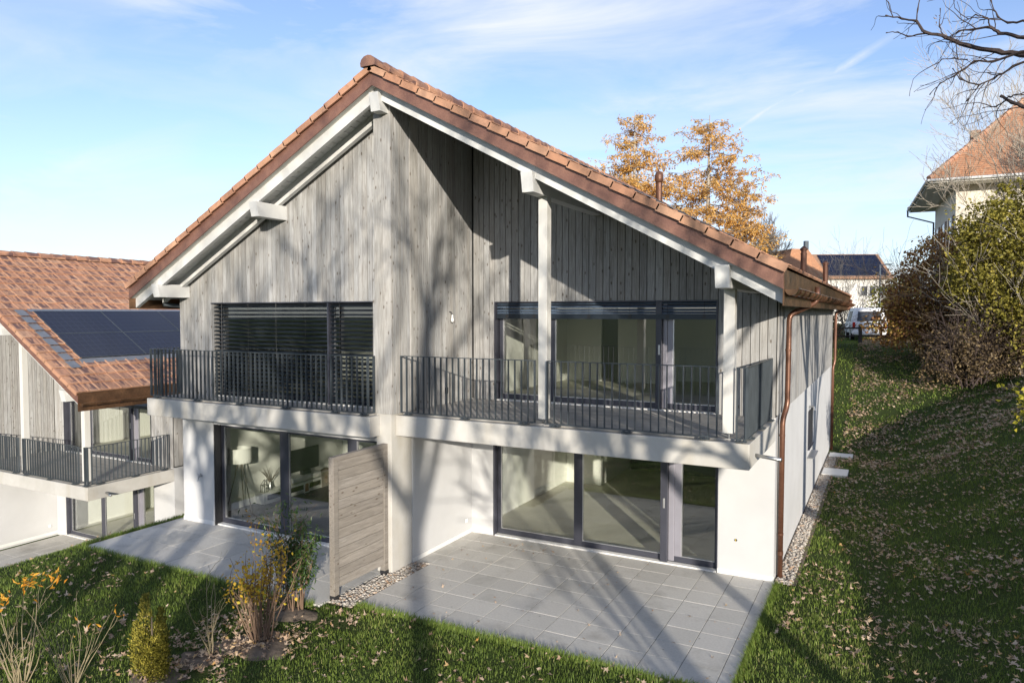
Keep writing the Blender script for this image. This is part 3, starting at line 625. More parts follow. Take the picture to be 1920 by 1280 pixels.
m = MB(); m.box(-11.7, -1.85, 2.42, -6.25, 13.2, 2.75); part('upper_floor', m, MT['ifloor'], house)
m = MB(); m.box(-11.7, 2.5, 0.02, -9.4, 2.65, 2.42); m.box(-11.7, 6.5, 0.02, -6.25, 6.65, 2.42); m.box(-11.7, 2.6, 2.75, -6.3, 2.75, 4.9); part('partition_wall', m, MT['iwall'], house)
m = MB(); m.box(-11.66, -1.9, 0.02, -11.60, 2.5, 2.42); part('lining_wall', m, MT['iwall'], house)
# rain pipes
pipe(house, [(0.55, 0.75, 4.98), (0.55, 0.75, 4.72), (0.14, 0.42, 4.50), (0.13, 0.42, 2.95), (0.075, 0.28, 2.72), (0.065, 0.28, -0.02)], 0.046,
     [((0.42, 0.645, 4.65), (0.75, 0.6, 0.4)), ((0.25, 0.51, 4.56), (0.75, 0.6, 0.4)), ((0.135, 0.42, 3.9), (0, 0, 1)), ((0.07, 0.28, 2.45), (0, 0, 1)), ((0.066, 0.28, 0.75), (0, 0, 1)), ((0.066, 0.28, 0.42), (0, 0, 2))])
pipe(house, [(0.55, 13.35, 4.98), (0.55, 13.35, 4.72), (0.13, 13.05, 4.55), (0.12, 13.05, 2.95), (0.07, 13.0, 2.75), (0.065, 13.0, -0.05)], 0.046, [((0.125, 13.05, 3.8), (0, 0, 1)), ((0.066, 13.0, 1.2), (0, 0, 1))])
pipe(house, [(-12.19, -1.75, 4.62), (-12.19, -1.90, 4.40), (-12.19, -1.95, 2.0), (-12.15, -2.02, 1.3), (-12.13, -2.02, -0.1)], 0.04, [((-12.145, -2.02, 0.55), (0, 0, 1))])
m = MB(); m.tube([(-12.3, -2.4, 4.72), (-12.18, -1.9, 4.68), (-12.18, -1.75, 4.5)], 0.045, 10); part('pipe_elbow', m, MT['anthracite'], house, smooth=True)
m = MB(); m.tube([(0.03, 0.12, 4.75), (0.035, 0.12, 0.1)], 0.012, 6); part('lightning_rod_wire', m, MT['black'], house)
# small fittings on the walls
m = MB(); m.tube([(-11.40, -2.20, 1.02), (-11.40, -2.30, 1.02)], 0.016, 8); m.tube([(-11.40, -2.29, 1.02), (-11.40, -2.32, 0.93)], 0.012, 8)
m.tube([(-11.44, -2.285, 1.07), (-11.34, -2.285, 1.055)], 0.008, 6); m.tube([(-11.44, -2.21, 1.02), (-11.44, -2.21, 1.07)], 0.01, 6); part('garden_tap', m, MT['steel'], house)
m = MB(); m.tube([(-0.62, -0.001, 0.62), (-0.62, -0.012, 0.62)], 0.022, 12); cc = part('cable_cap', m, MT['black'], house)
m = MB(); m.box(-0.628, -0.015, 0.603, -0.618, -0.0121, 0.640); part('cable_end', m, MT['yellow'], cc)
m = MB(); m.box(-0.002, 5.55, 1.28, 0.045, 6.75, 1.30); m.box(-0.01, 5.6, 1.30, 0.012, 6.7, 2.2); part('side_window', m, MT['frame'], house)
m = MB(); m.hexa([(0.0,5.5,1.10),(0.16,5.5,1.10),(0.16,6.6,1.10),(0.0,6.6,1.10),(0.0,5.5,1.13),(0.16,5.5,1.115),(0.16,6.6,1.115),(0.0,6.6,1.13)]); part('window_sill', m, MT['steel'], house)
m = MB(); m.tube([(0.0, 5.75, 2.30), (0.12, 5.72, 2.30), (0.14, 5.70, 2.22)], 0.03, 8); part('wall_vent', m, MT['steel'], house)
def vent(root, x, y, h, r, ball):
    zb = ln(x)+0.42; m = MB(); m.lathe([(r+0.03, -0.1), (r+0.03, 0.06), (r, 0.08), (r, h-0.14), (r+0.008, h-0.14), (r+0.008, h-0.12), (r, h-0.12)], (x, y, zb), 16); o = part('vent_pipe', m, MT['copper'], root, smooth=False)
    m = MB()
    if ball: m.lathe([(r*0.8, h-0.12), (r*1.2, h-0.08), (r*1.38, h-0.03), (r*1.35, h+0.04), (r*1.0, h+0.10), (r*0.4, h+0.125)], (x, y, zb), 16)
    else: m.lathe([(r*0.9, h-0.12), (r*0.9, h-0.05), (r*1.25, h-0.04), (r*1.25, h), (r*0.6, h+0.05), (r*0.15, h+0.07)], (x, y, zb), 16)
    part('vent_cap', m, MT['copper'], o, smooth=ball); return o
vent(house, -2.58, 1.9, 0.62, 0.066, True); vent(house, -0.33, 7.4, 0.72, 0.075, False); vent(house, -0.09, 11.4, 0.72, 0.075, False)

nb = thing('neighbour_house', 'lower neighbouring house with tiled roof, dark solar panels and corner balcony, at the left edge', 'house', (-16.75, 1.09, -2.77))
right_half(nb, 0.58, 4.85+0.58*6.46+0.02); house_shell(nb, 0.58, 4.85+0.58*6.46+0.02)
roof(nb, 0.58, 4.85+0.58*6.46+0.02, (1,), True)
m = MB(); m.box(-12.0, -2.2, -0.3, -6.26, -1.9, 7.0); m.box(-12.0, -1.9, -0.3, -11.7, 13.2, 5.0); part('rendered_wall', m, MT['render'], nb)
# ---------------------------------------------------------------- ground
def sstep(x): x = np.clip(x, 0, 1); return x*x*(3-2*x)
def H(x, y):
    x = np.asarray(x, float); y = np.asarray(y, float)
    hs = np.minimum(0.48*np.maximum(x-1.5, 0), 2.9+0.06*np.maximum(x-7.5, 0)); hs = np.where(hs > 0, hs-0.12*np.exp(-np.maximum(x-1.5, 0)*3)*(x > 1.5), hs)
    hs = hs*(1-0.50*sstep((-3-y)/9))
    hb = 3.25*sstep((y-10.8)/19)+0.012*np.maximum(y-34, 0)
    k = 0.5; h = np.log(np.exp(hs/k)+np.exp(hb/k))*k - k*math.log(2)
    h = np.where((hs < 0.02) & (hb < 0.02), 0, np.maximum(h, 0))
    drop = sstep((-12.15-x)/3.9)*2.80
    bump = 0.05*np.sin(x*0.9+1.3*np.sin(y*0.5))*np.sin(y*0.8+0.7)+0.02*np.sin(2.3*x+y*1.9)
    inlawn = sstep((np.abs(x-0.8)-0.9)/1.0)
    flat = ((x > -12.4) & (x < 0.6) & (y > -4.5)) | ((x < -15.5))
    return h - drop + np.where(flat, 0, bump*inlawn) - 0.03
def axis_pts(a, b, st, far):
    core = np.arange(a, b+1e-6, st); g = st; lo = [a]; hi = [b]
    while lo[-1] > -far: g *= 1.35; lo.append(lo[-1]-g); hi.append(hi[-1]+g)
    return np.concatenate([np.array(lo[1:])[::-1], core, np.array(hi[1:])])
X = axis_pts(-26, 20, 0.25, 900); Y = axis_pts(-24, 46, 0.35, 900)
gx, gy = np.meshgrid(X, Y); V = np.stack([gx, gy, H(gx, gy)], -1).reshape(-1, 3); nx, ny = len(X), len(Y)
i = np.arange(nx-1)[None, :]+nx*np.arange(ny-1)[:, None]; F = np.stack([i, i+1, i+nx+1, i+nx], -1).reshape(-1, 4)
tag(np_mesh('ground', V, F, np.zeros_like(V), MT['soil'], None, True), kind='structure')
def paving(name, x0, x1, y0, y1, z, dx, dy, ox=0.0, oy=0.0, clip=None):
    base = MB(); base.box(x0+0.01, y0+0.01, z-0.12, x1-0.01, y1-0.01, z-0.012); b = part(name, base, MT['joint']); tag(b, kind='structure')
    m = MB(); x = x0+ox
    while x < x1-0.02:
        y = y1-oy
        while y > y0+0.02:
            a, c, d, e = max(x, x0)+0.0045, min(x+dx, x1)-0.0045, max(y-dy, y0)+0.0045, min(y, y1)-0.0045; dz = random.uniform(-0.0015, 0.0015)
            if c-a > 0.02 and e-d > 0.02: m.box(a, d, z-0.045, c, e, z+dz, random.random())
            y -= dy
        x += dx
    p = part('pavers', m, MT['paver'], b, bevel=0.003); return b
paving('patio', -5.62, 0.03, -4.0, -0.0, 0.0, 0.497, 0.497, 0.0, 0.0)
paving('patio_edge', -5.92, -5.617, -2.0, 0.0, 0.0, 0.497, 0.497)
paving('terrace', -12.15, -6.10, -4.32, -2.03, 0.0, 0.75, 0.75, 0.0, 0.0)
paving('neighbour_terrace', -16.75-5.62, -16.75+0.03, 1.09-4.0, 1.09, -2.77, 0.497, 0.497)
def bed(cx, cy, rx, ry):
    V, F, n = [(cx, cy, float(H(cx, cy))+.028)], [], 22
    for q, k in ((.5, .024), (.85, .014), (1.0, -.01)):
        for i in range(n): a = 2*math.pi*i/n; w_ = q*(1+.16*math.sin(3*a+cx*9)+.10*math.sin(7*a+cy*5)); x, y = cx+rx*w_*math.cos(a), cy+ry*w_*math.sin(a); V.append((x, y, float(H(x, y))+k))
    F = [(0, 1+i, 1+(i+1) % n) for i in range(n)]+[(1+r*n+i, 1+(r+1)*n+i, 1+(r+1)*n+(i+1) % n, 1+r*n+(i+1) % n) for r in range(2) for i in range(n)]
    me = bpy.data.meshes.new('planting_bed'); me.from_pydata(V, [], F); tag(link('planting_bed', me, MT['mulch'], None, True), kind='structure')
for b_ in ((-5.95, -5.75, .62, .42), (-6.3, -6.35, .36, .26), (-6.25, -4.72, .42, .28), (-6.35, -6.95, .40, .30)): bed(*b_)
# pebble strips along the walls: loose stones, nobody could count them
def pebbles(name, boxes, n, sz=(0.014, 0.034)):
    ico = [(0,0,1),(0.894,0,0.447),(0.276,0.851,0.447),(-0.724,0.526,0.447),(-0.724,-0.526,0.447),(0.276,-0.851,0.447),(0.724,0.526,-0.447),(-0.276,0.851,-0.447),(-0.894,0,-0.447),(-0.276,-0.851,-0.447),(0.724,-0.526,-0.447),(0,0,-1)]
    fc = [(0,1,2),(0,2,3),(0,3,4),(0,4,5),(0,5,1),(1,6,2),(2,7,3),(3,8,4),(4,9,5),(5,10,1),(6,7,2),(7,8,3),(8,9,4),(9,10,5),(10,6,1),(11,7,6),(11,8,7),(11,9,8),(11,10,9),(11,6,10)]
    I = np.array(ico); Fc = np.array(fc); area = [(b[2]-b[0])*(b[3]-b[1]) for b in boxes]; Vs, Fs, As, k = [], [], [], 0
    for b, ar in zip(boxes, area):
        for _ in range(int(n*ar/sum(area))):
            s = rng.uniform(*sz)*np.array([1, rng.uniform(.6, 1), rng.uniform(.4, .7)]); t = rng.uniform(0, 6.28); p = np.array([rng.uniform(b[0], b[2]), rng.uniform(b[1], b[3]), b[4]+rng.uniform(0.0, 0.03)])
            q = I*s*rng.uniform(.85, 1.15, (12, 1)); q = np.stack([q[:, 0]*math.cos(t)-q[:, 1]*math.sin(t), q[:, 0]*math.sin(t)+q[:, 1]*math.cos(t), q[:, 2]], 1)+p
            Vs.append(q); Fs.append(Fc+12*k); As.append(np.tile([0, 0, rng.random()], (12, 1))); k += 1
    return tag(np_mesh(name, np.concatenate(Vs), np.concatenate(Fs), np.concatenate(As), MT['pebble']), kind='stuff')
t = NT('pebbles'); u = t.uvr(); MT['pebble'] = t.end(t.bsdf(t.ramp(u[2], [(0, (0.22, 0.19, 0.165)), (0.4, (0.40, 0.365, 0.32)), (0.75, (0.52, 0.48, 0.43)), (1, (0.36, 0.23, 0.14))]), 0.8, 0, 0.3))
pebbles('gravel', [(-6.05, -4.15, -5.63, -2.69, -0.02), (-5.94, -2.69, -5.63, -2.0, -0.02), (0.03, 0.0, 0.29, 13.2, -0.02)], 6500)
def flat_ground(name, poly, z, mt):
    me = bpy.data.meshes.new(name); me.from_pydata([(p[0], p[1], z) for p in poly], [], [tuple(range(len(poly)))]); return tag(link(name, me, mt), kind='structure')
flat_ground('gravel_bed', [(-6.07, -4.17), (-5.61, -4.17), (-5.61, 0), (-6.07, 0)], -0.012, MT['mulch']); flat_ground('side_bed', [(0.0, 0.0), (0.36, 0.0), (0.36, 13.2), (0.0, 13.2)], -0.010, MT['mulch'])
for k, (x1, y0, y1, lab) in enumerate([(0.72, 9.05, 9.95, 'pale concrete slab beside the side wall, nearer and larger of the two'), (0.74, 11.9, 12.5, 'pale concrete slab beside the side wall, by the rear copper downpipe')]):
    b = MB(); b.box(0.06, y0, -0.05, x1, y1, 0.035); tag(part('concrete_slab', b, MT['concrete_pale'] if 'concrete_pale' in MT else MT['plinth'], bevel=0.008), lab, 'slab', 'slabs along the side wall')

# ---------------------------------------------------------------- privacy screen between the terraces
scr = thing('privacy_screen', 'weathered horizontal board privacy screen standing between the two terraces', 'screen', (-6.06, -3.4, 0))
def sbx(nm, x0, y0, z0, x1, y1, z1, mt, par=None): return bx(nm, (x0, y0+3.4, z0, x1, y1+3.4, z1), mt, par or scr, 0.004)
sbx('post', -0.05, -4.07, 0.06, 0.05, -3.96, 2.20, MT['post_dull'] if 'post_dull' in MT else MT['screen']); sbx('post', -0.05, -2.80, 0.06, 0.05, -2.70, 2.20, MT['screen']); sbx('top_rail', -0.05, -4.07, 2.20, 0.05, -2.70, 2.27, MT['screen'])
m = MB(); z = 0.17
while z < 2.15: m.box(-0.022, -3.96+3.4, z, 0.030, -2.80+3.4, min(z+0.150, 2.199), random.random()); z += 0.156
part('boards', m, MT['screen'], scr, bevel=0.003)
for y in (-4.015, -2.75): sbx('post_shoe', -0.06, y-0.05, -0.05, 0.06, y+0.05, 0.06, MT['black'])

# ---------------------------------------------------------------- wall lamp on the recess wall
lp = thing('wall_lamp', 'bare white bulb lamp hanging from the timber recess wall', 'lamp', (-5.895, -0.9, 4.50))
m = MB(); m.tube([(0, 0, 0.06), (0.05, 0, 0.05), (0.07, 0, 0.0)], 0.008, 6); part('cable', m, MT['black'], lp)
m = MB(); m.lathe([(0.010, 0.0), (0.016, -0.01), (0.016, -0.05), (0.024, -0.08), (0.028, -0.11), (0.02, -0.135), (0.006, -0.145)], (0.07, 0, 0), 12); part('bulb', m, MT['white_plastic'], lp, smooth=True)

# ---------------------------------------------------------------- furniture seen through the lower left window
lampt = thing('floor_lamp', 'tripod floor lamp with a pale drum shade behind the lower left window', 'lamp', (-11.32, -1.25, 0.02))
m = MB(); m.lathe([(0.25, 1.13), (0.25, 1.46), (0.244, 1.46), (0.244, 1.13)], (0, 0, 0), 28); part('lamp_shade', m, MT['shade'] if 'shade' in MT else MT['iwall'], lampt, smooth=False)
for k in range(3):
    a = 2.2+k*2.094; m = MB(); m.tube([(0.04*math.cos(a), 0.04*math.sin(a), 1.15), (0.33*math.cos(a), 0.33*math.sin(a), 0.0)], [0.014, 0.011], 8); part('leg', m, MT['oak'] if 'oak' in MT else MT['screen'], lampt)
cab = thing('tv_cabinet', 'low white television cabinet with a dark drawer front behind the lower left window', 'cabinet', (-11.60, 0.30, 0.02))
bx('carcass', (0, -0.90, 0.0, 0.32, 1.05, 0.27), MT['white_plastic'], cab, 0.005); bx('drawer_front', (0.322, -0.80, 0.09, 0.328, 0.98, 0.21), MT['darkpanel'], cab); bx('top_shelf', (0, 0.05, 0.30, 0.30, 1.05, 0.42), MT['white_plastic'], cab, 0.005)
tv = thing('television', 'flat black television standing above the white cabinet', 'television', (-11.50, 0.95, 0.44))
bx('screen', (0, -0.52, 0.10, 0.03, 0.48, 0.66), MT['tv'] if 'tv' in MT else MT['black'], tv, 0.004); bx('stand', (-0.02, -0.15, 0.0, 0.10, 0.12, 0.10), MT['black'], tv, 0.004)
wh = thing('sun_face_panel', 'square wooden panel carved with a sun, leaning at the end of the white cabinet', 'ornament', (-11.30, 1.45, 0.02))
bx('panel', (0, -0.14, 0, 0.05, 0.14, 0.44), MT['oak'] if 'oak' in MT else MT['screen'], wh, 0.004)
m = MB(); m.tube([(0.051, 0, 0.24), (0.062, 0, 0.24)], 0.04, 14)
for k in range(14): a = 2*math.pi*k/14; m.tube([(0.053, 0.05*math.cos(a), 0.24+0.05*math.sin(a)), (0.053, 0.125*math.cos(a), 0.24+0.17*math.sin(a))], [0.006, 0.003], 4)
part('sun_carving', m, MT['twig'], wh); m = MB(); m.prism([(-0.16, 0.44), (0.16, 0.44), (0.0, 0.50)], 0, -0.01, 0.07); part('gable_top', m, MT['bark'], wh)
pic = thing('picture', 'small framed orange picture leaning on the white cabinet', 'picture', (-11.26, 0.75, 0.02)); bx('picture_frame', (0, -0.09, 0, 0.02, 0.09, 0.26), MT['white_plastic'], pic); bx('print', (0.021, -0.06, 0.03, 0.024, 0.06, 0.23), MT['terracotta'] if 'terracotta' in MT else MT['tile'], pic)
vs = thing('vase', 'clear vase of dry twigs on the low white cabinet', 'vase', (-11.45, -0.25, 0.29))
m = MB(); m.lathe([(0.05, 0), (0.065, 0.05), (0.045, 0.12), (0.03, 0.16), (0.04, 0.19)], (0, 0, 0), 14); part('glass_body', m, MT['darkglass'] if 'darkglass' in MT else MT['steel'], vs, smooth=True)
m = MB()
for k in range(26):
    a, e = random.uniform(0, 6.28), random.uniform(0.1, 0.7); L = random.uniform(.3, .5); d = Vector((math.cos(a)*e, math.sin(a)*e, 1)).normalized(); p = Vector((0, 0, 0.15)); m.tube([p, p+d*L*0.5, p+d*L+Vector((math.cos(a)*.05, math.sin(a)*.05, 0))], [0.004, 0.003, 0.002], 4)
part('twigs', m, MT['bark'], vs)
ln2 = thing('lantern', 'small black wire lantern beside the vase on the cabinet', 'lantern', (-11.40, -0.48, 0.29))
m = MB()
for sx in (-.06, .06):
    for sy in (-.06, .06): m.tube([(sx, sy, 0), (sx, sy, 0.16), (0, 0, 0.30)], 0.006, 5)
for z in (0.0, 0.16): m.tube([(-.06, -.06, z), (.06, -.06, z), (.06, .06, z), (-.06, .06, z), (-.06, -.06, z)], 0.006, 5)
part('wire_cage', m, MT['black'], ln2); m = MB(); m.lathe([(0.03, 0.008), (0.03, 0.09)], (0, 0, 0), 10); part('candle', m, MT['white_plastic'], ln2)
# ---------------------------------------------------------------- plants
def rot_rand(n, tilt=1.0):
    """random orthonormal frames (n,3,3)"""
    a = rng.normal(size=(n, 3)); a /= np.linalg.norm(a, axis=1, keepdims=True); b = rng.normal(size=(n, 3)); b -= a*(a*b).sum(1, keepdims=True); b /= np.linalg.norm(b, axis=1, keepdims=True)
    return a, b, np.cross(a, b)
def leaf_cloud(name, P, size, mt, parent=None, aspect=0.5, rnd=None, dirs=None, fold=0.18):
    """one pointed, slightly folded leaf (4 corners, two triangles) at each point"""
    n = len(P); a, b, c = rot_rand(n)
    if dirs is not None:
        a = dirs/np.maximum(np.linalg.norm(dirs, axis=1, keepdims=True), 1e-6); b = b-a*(a*b).sum(1, keepdims=True); b /= np.linalg.norm(b, axis=1, keepdims=True); c = np.cross(a, b)
    s = (np.asarray(size)*np.ones(n))[:, None]; s = s*rng.uniform(.7, 1.25, (n, 1))
    v0 = P; v1 = P+a*s*0.5+b*s*aspect*0.5+c*s*fold; v2 = P+a*s; v3 = P+a*s*0.5-b*s*aspect*0.5+c*s*fold
    V = np.stack([v0, v1, v2, v3], 1).reshape(-1, 3); k = 4*np.arange(n)[:, None]; F = np.concatenate([k+[0, 1, 2], k+[0, 2, 3]], 0)
    r = rng.random(n) if rnd is None else np.clip(rnd, 0, 1); A = np.repeat(np.stack([np.zeros(n), np.zeros(n), r], 1), 4, 0)
    return np_mesh(name, V, F, A, mt, parent)
def grow(mb, p, d, L, r, depth, maxd, split=(2, 4), spread=0.75, up=0.12, tips=None, sides=None, wig=0.16, shrink=0.68, minr=0.004, start=0.3):
    """recursive limb: bent tapered tube with side limbs"""
    n = 4 if depth < maxd else 3; pts = [p]; rad = [r]; q = Vector(p); d = Vector(d).normalized()
    for i in range(n):
        d = (d+Vector((random.gauss(0, wig), random.gauss(0, wig), random.gauss(0, wig)+up))).normalized(); q = q+d*(L/n); pts.append(q.copy()); rad.append(max(minr, r*(1-0.55*(i+1)/n)))
    sd_ = (sides or [8, 6, 5, 4, 3, 3, 3])[min(depth, 6)]; mb.tube(pts, rad, sd_, 0, cap=False)
    if tips is not None and depth >= maxd-1: tips.extend(pts[1:])
    if depth >= maxd: return
    for k in range(random.randint(*split)+1):
        f = 1.0 if k == 0 else random.uniform(start, 0.98); i = min(n-1, int(f*n)); w = f*n-i; b = pts[i].lerp(pts[i+1], w) if i < n else pts[n]
        ax = Vector((random.gauss(0, 1), random.gauss(0, 1), random.gauss(0, 1))); ax = (ax-d*ax.dot(d)).normalized()
        s = spread*(0.45 if k == 0 else random.uniform(.7, 1.3)); nd = (d*math.cos(s)+ax*math.sin(s)).normalized()
        grow(mb, b, nd, L*shrink*random.uniform(.75, 1.2), max(minr, r*(1-0.55*f)*(0.85 if k == 0 else 0.62)), depth+1, maxd, split, spread, up, tips, sides, wig, shrink, minr, start)
def zg(x, y): return float(H(x, y))
def bare_tree(x, y, h, r, label, seed, lean=(0, 0), maxd=5, group=None, spread=0.7, mt='bark', name='bare_tree', cat='tree', trunk_f=0.34, split=(2, 4), twig_min=0.005):
    random.seed(seed); t = thing(name, label, cat, (x, y, zg(x, y)), 0, group); m = MB(); L = h*trunk_f
    m.tube([(0, 0, -0.2), (0.01, 0, 0.25), (lean[0]*.4, lean[1]*.4, L*.5), (lean[0], lean[1], L)], [r*1.35, r*1.05, r*.92, r*.8], 10); part('trunk', m, MT[mt], t, smooth=True)
    m = MB(); n = random.randint(4, 5)
    for k in range(n):
        a = 2*math.pi*(k+random.random()*.5)/n; e = random.uniform(.35, .95) if k else 0.12
        grow(m, (lean[0], lean[1], L*random.uniform(.78, 1.0) if k else L*.99), (math.cos(a)*e+lean[0]*.2, math.sin(a)*e+lean[1]*.2, 1), h*0.30*random.uniform(.8, 1.15), r*(.62 if k else .75), 0, maxd-1, split, spread, 0.10, None, None, 0.14, 0.70, twig_min)
    part('crown', m, MT[mt], t); return t
# trees on the bank behind and beside the camera; their bare crowns throw the soft shade on the house
TR = [(6.3, -3.4, 10.5, .20, 'bare grey tree on the bank whose twigs hang in at the top right', 5, 5, (2, 3)), (8.9, -16.2, 11, .17, 'slender bare tree on the bank nearest behind the viewpoint', 12, 3, (2, 3)), (7.3, -11.2, 10, .14, 'young bare tree on the bank just right of the viewpoint', 19, 4, (2, 3)), (3.6, -18.2, 11, .17, 'slim bare tree standing behind the viewpoint at the foot of the bank', 71, 3, (2, 3)), (0.2, -19.5, 10, .15, 'small bare tree furthest out on the lawn behind the viewpoint', 83, 3, (2, 3)),
      (8.8, -21.6, 15, .19, 'tall bare forked tree in the row behind the viewpoint', 31, 3, (2, 4)), (9.5, -27.5, 15, .26, 'bare tree at the back of the row behind the viewpoint', 44, 3, (2, 3)), (2.5, -20.5, 12, .2, 'slim bare tree standing on the lawn behind the viewpoint', 58, 3, (2, 3)),
      (7.1, -14.2, 9.5, .065, 'low forked bare tree on the bank, between the slender one and the young one', 91, 4, (2, 3)), (12.5, -9.2, 12, .22, 'bare tree on the bank right of the viewpoint', 61, 4, (2, 3))]
for (x, y, h, r, lab, sd_, md, sp) in TR: bare_tree(x, y, h, r, lab, sd_, group='bare trees on the bank', maxd=md, split=sp, twig_min=.013, trunk_f=.14 if sd_ == 91 else .34)
# the near twigs that reach into the top right corner
random.seed(77); nt_ = thing('overhanging_branch', 'bare dark branch with knobbly twigs reaching in from the right over the lawn', 'branch', (6.3, -3.4, zg(6.3, -3.4)))
def pt(u, v, dist):
    d = cf*1331.46+cr*(u-960)-cu*(v-640); k = dist/math.hypot(d.x, d.y); return CAMP+d*k-nt_.location
br = MB()
def limb(pts, r0, r1, sub=0.0):
    P = [pt(*q) for q in pts]; fine = []
    for i in range(len(P)-1):
        for k in range(4): fine.append(P[i].lerp(P[i+1], k/4)+Vector((random.gauss(0, .004), random.gauss(0, .004), random.gauss(0, .004))))
    fine.append(P[-1]); n = len(fine); br.tube(fine, [r0+(r1-r0)*i/(n-1)+(0.0035 if i % 4 == 0 and i else 0) for i in range(n)], 6)
    if sub:
        for q in range(int(sub)):
            i = random.randint(n//4, n-2); d = (fine[i+1]-fine[i]).normalized(); ax = Vector((random.gauss(0, 1), random.gauss(0, 1), random.gauss(0.1, 1))); ax = (ax-d*ax.dot(d)).normalized()
            grow(br, fine[i], (d+ax*0.8), random.uniform(.18, .42), 0.0055, 0, 1, (0, 1), 0.7, -0.02, None, [4, 4, 3], .2, .65, 0.0025)
limb([(2300, 150, 7.2), (2050, 112, 8.2), (1915, 103, 8.8), (1870, 97, 8.9), (1812, 86, 9.0), (1775, 70, 9.1), (1736, 62, 9.1), (1718, 40, 9.2), (1690, 36, 9.3), (1660, 29, 9.3)], 0.034, 0.006, 7)
limb([(1736, 62, 9.1), (1703, 69, 9.2), (1684, 60, 9.3), (1661, 62, 9.3)], 0.009, 0.004); limb([(1718, 40, 9.2), (1721, 19, 9.2), (1727, -15, 9.3)], 0.008, 0.005)
limb([(1768, 68, 9.1), (1761, 50, 9.1), (1763, 16, 9.15)], 0.007, 0.003, 1)
limb([(2280, 60, 7.6), (2020, 76, 8.3), (1925, 71, 8.6), (1873, 62, 8.7), (1857, 50, 8.7), (1822, 56, 8.8), (1797, 58, 8.85), (1782, 72, 8.9)], 0.026, 0.004, 7)
limb([(1857, 50, 8.7), (1852, 34, 8.7), (1830, 28, 8.75), (1802, 44, 8.8)], 0.008, 0.003, 3); limb([(1925, 40, 8.6), (1890, 44, 8.65), (1870, 31, 8.7), (1858, 0, 8.7)], 0.012, 0.004, 3)
limb([(2200, 20, 8.0), (1990, 85, 8.4), (1915, 97, 8.5), (1862, 115, 8.6), (1828, 116, 8.65), (1790, 142, 8.7), (1762, 157, 8.75), (1743, 178, 8.8)], 0.017, 0.003, 8)
limb([(1815, 113, 8.6), (1790, 110, 8.7), (1765, 111, 8.7), (1752, 130, 8.75)], 0.007, 0.003, 2); limb([(1960, 100, 8.3), (1900, 125, 8.4), (1862, 148, 8.5), (1836, 160, 8.5), (1812, 190, 8.6)], 0.013, 0.003, 7)
limb([(1836, 160, 8.5), (1800, 149, 8.5), (1786, 128, 8.5)], 0.008, 0.003, 2)
limb([(2250, 300, 7.4), (2020, 235, 8.0), (1925, 201, 8.3), (1898, 192, 8.4), (1876, 180, 8.45)], 0.026, 0.012, 2); limb([(1890, 187, 8.4), (1868, 199, 8.45), (1842, 203, 8.5)], 0.008, 0.003, 2); limb([(1885, 184, 8.4), (1905, 178, 8.4), (1932, 170, 8.4)], 0.008, 0.004, 2)
part('limb', br, MT['twig_dark'], nt_)
m = MB(); sdp = []
for (u, v) in ((1757, 33), (1760, 38), (1755, 40), (1758, 36), (1760, 30)): sdp.append(pt(u, v, 9.1))
leaf_cloud('seed_pods', np.array([tuple(p) for p in sdp]), 0.05, MT['fallen'], nt_, 0.35)

# ---- garden shrubs
def stems_plant(name, label, cat, x, y, n, hgt, splay, r, mt, seed, bend=0.1, base=0.12, twigs=3, group=None):
    random.seed(seed); t = thing(name, label, cat, (x, y, zg(x, y)), 0, group); m = MB(); tips = []
    for k in range(n):
        a = random.uniform(0, 6.28); e = random.uniform(0, splay); L = hgt*random.uniform(.55, 1.0); p = Vector((math.cos(a)*base*random.random(), math.sin(a)*base*random.random(), -0.03)); d = Vector((math.cos(a)*e, math.sin(a)*e, 1)).normalized(); pts = [p]
        for i in range(5):
            d = (d+Vector((random.gauss(0, bend), random.gauss(0, bend), 0.06))).normalized(); p = p+d*L/5; pts.append(p.copy())
        m.tube(pts, [r*(1-.14*i) for i in range(6)], 5)
        for q in range(twigs):
            i = random.randint(2, 5); d2 = (pts[i]-pts[i-1]).normalized(); ax = Vector((random.gauss(0, 1), random.gauss(0, 1), .3)); grow(m, pts[i], d2+ax*.45, L*random.uniform(.12, .28), r*.5, 0, 1, (0, 1), .6, .05, tips, [4, 3, 3], .15, .6, .0018)
        tips.extend(pts[2:])
    part('stems', m, MT[mt], t); return t, tips
def pts_np(tips, n, jit): P = np.array([tuple(p) for p in tips]); return P[rng.integers(0, len(P), n)]+rng.normal(size=(n, 3))*jit
MT['leaf_yellow'] = leafy('yellow_autumn_leaves', [(0, (0.30, 0.15, 0.03)), (0.3, (0.55, 0.33, 0.03)), (0.7, (0.72, 0.48, 0.05)), (1, (0.42, 0.40, 0.06))], .4)
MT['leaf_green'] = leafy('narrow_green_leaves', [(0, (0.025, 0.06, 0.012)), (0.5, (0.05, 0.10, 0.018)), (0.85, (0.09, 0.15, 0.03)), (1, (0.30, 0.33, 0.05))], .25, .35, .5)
MT['leaf_orange'] = leafy('orange_leaves', [(0, (0.55, 0.22, 0.02)), (0.6, (0.72, 0.36, 0.04)), (1, (0.75, 0.45, 0.08))], .4)
MT['leaf_conifer'] = leafy('golden_conifer', [(0, (0.05, 0.05, 0.01)), (0.35, (0.16, 0.15, 0.02)), (0.8, (0.30, 0.26, 0.04)), (1, (0.40, 0.34, 0.07))], .2, .7)
t1, tips = stems_plant('shrub', 'many-stemmed brown shrub with yellow autumn leaves in front of the left terrace', 'shrub', -5.95, -5.62, 46, 1.30, .40, .009, 'twig', 3, .07, .16, 3)
hi = [p for p in tips if p.z > .60 and p.x < 0.34]; P = pts_np(hi, 620, .05); leaf_cloud('leaves', P, .055, MT['leaf_yellow'], t1, .75, np.clip(rng.normal(.6-0.35*(P[:, 2]-.8), .22), 0, 1))
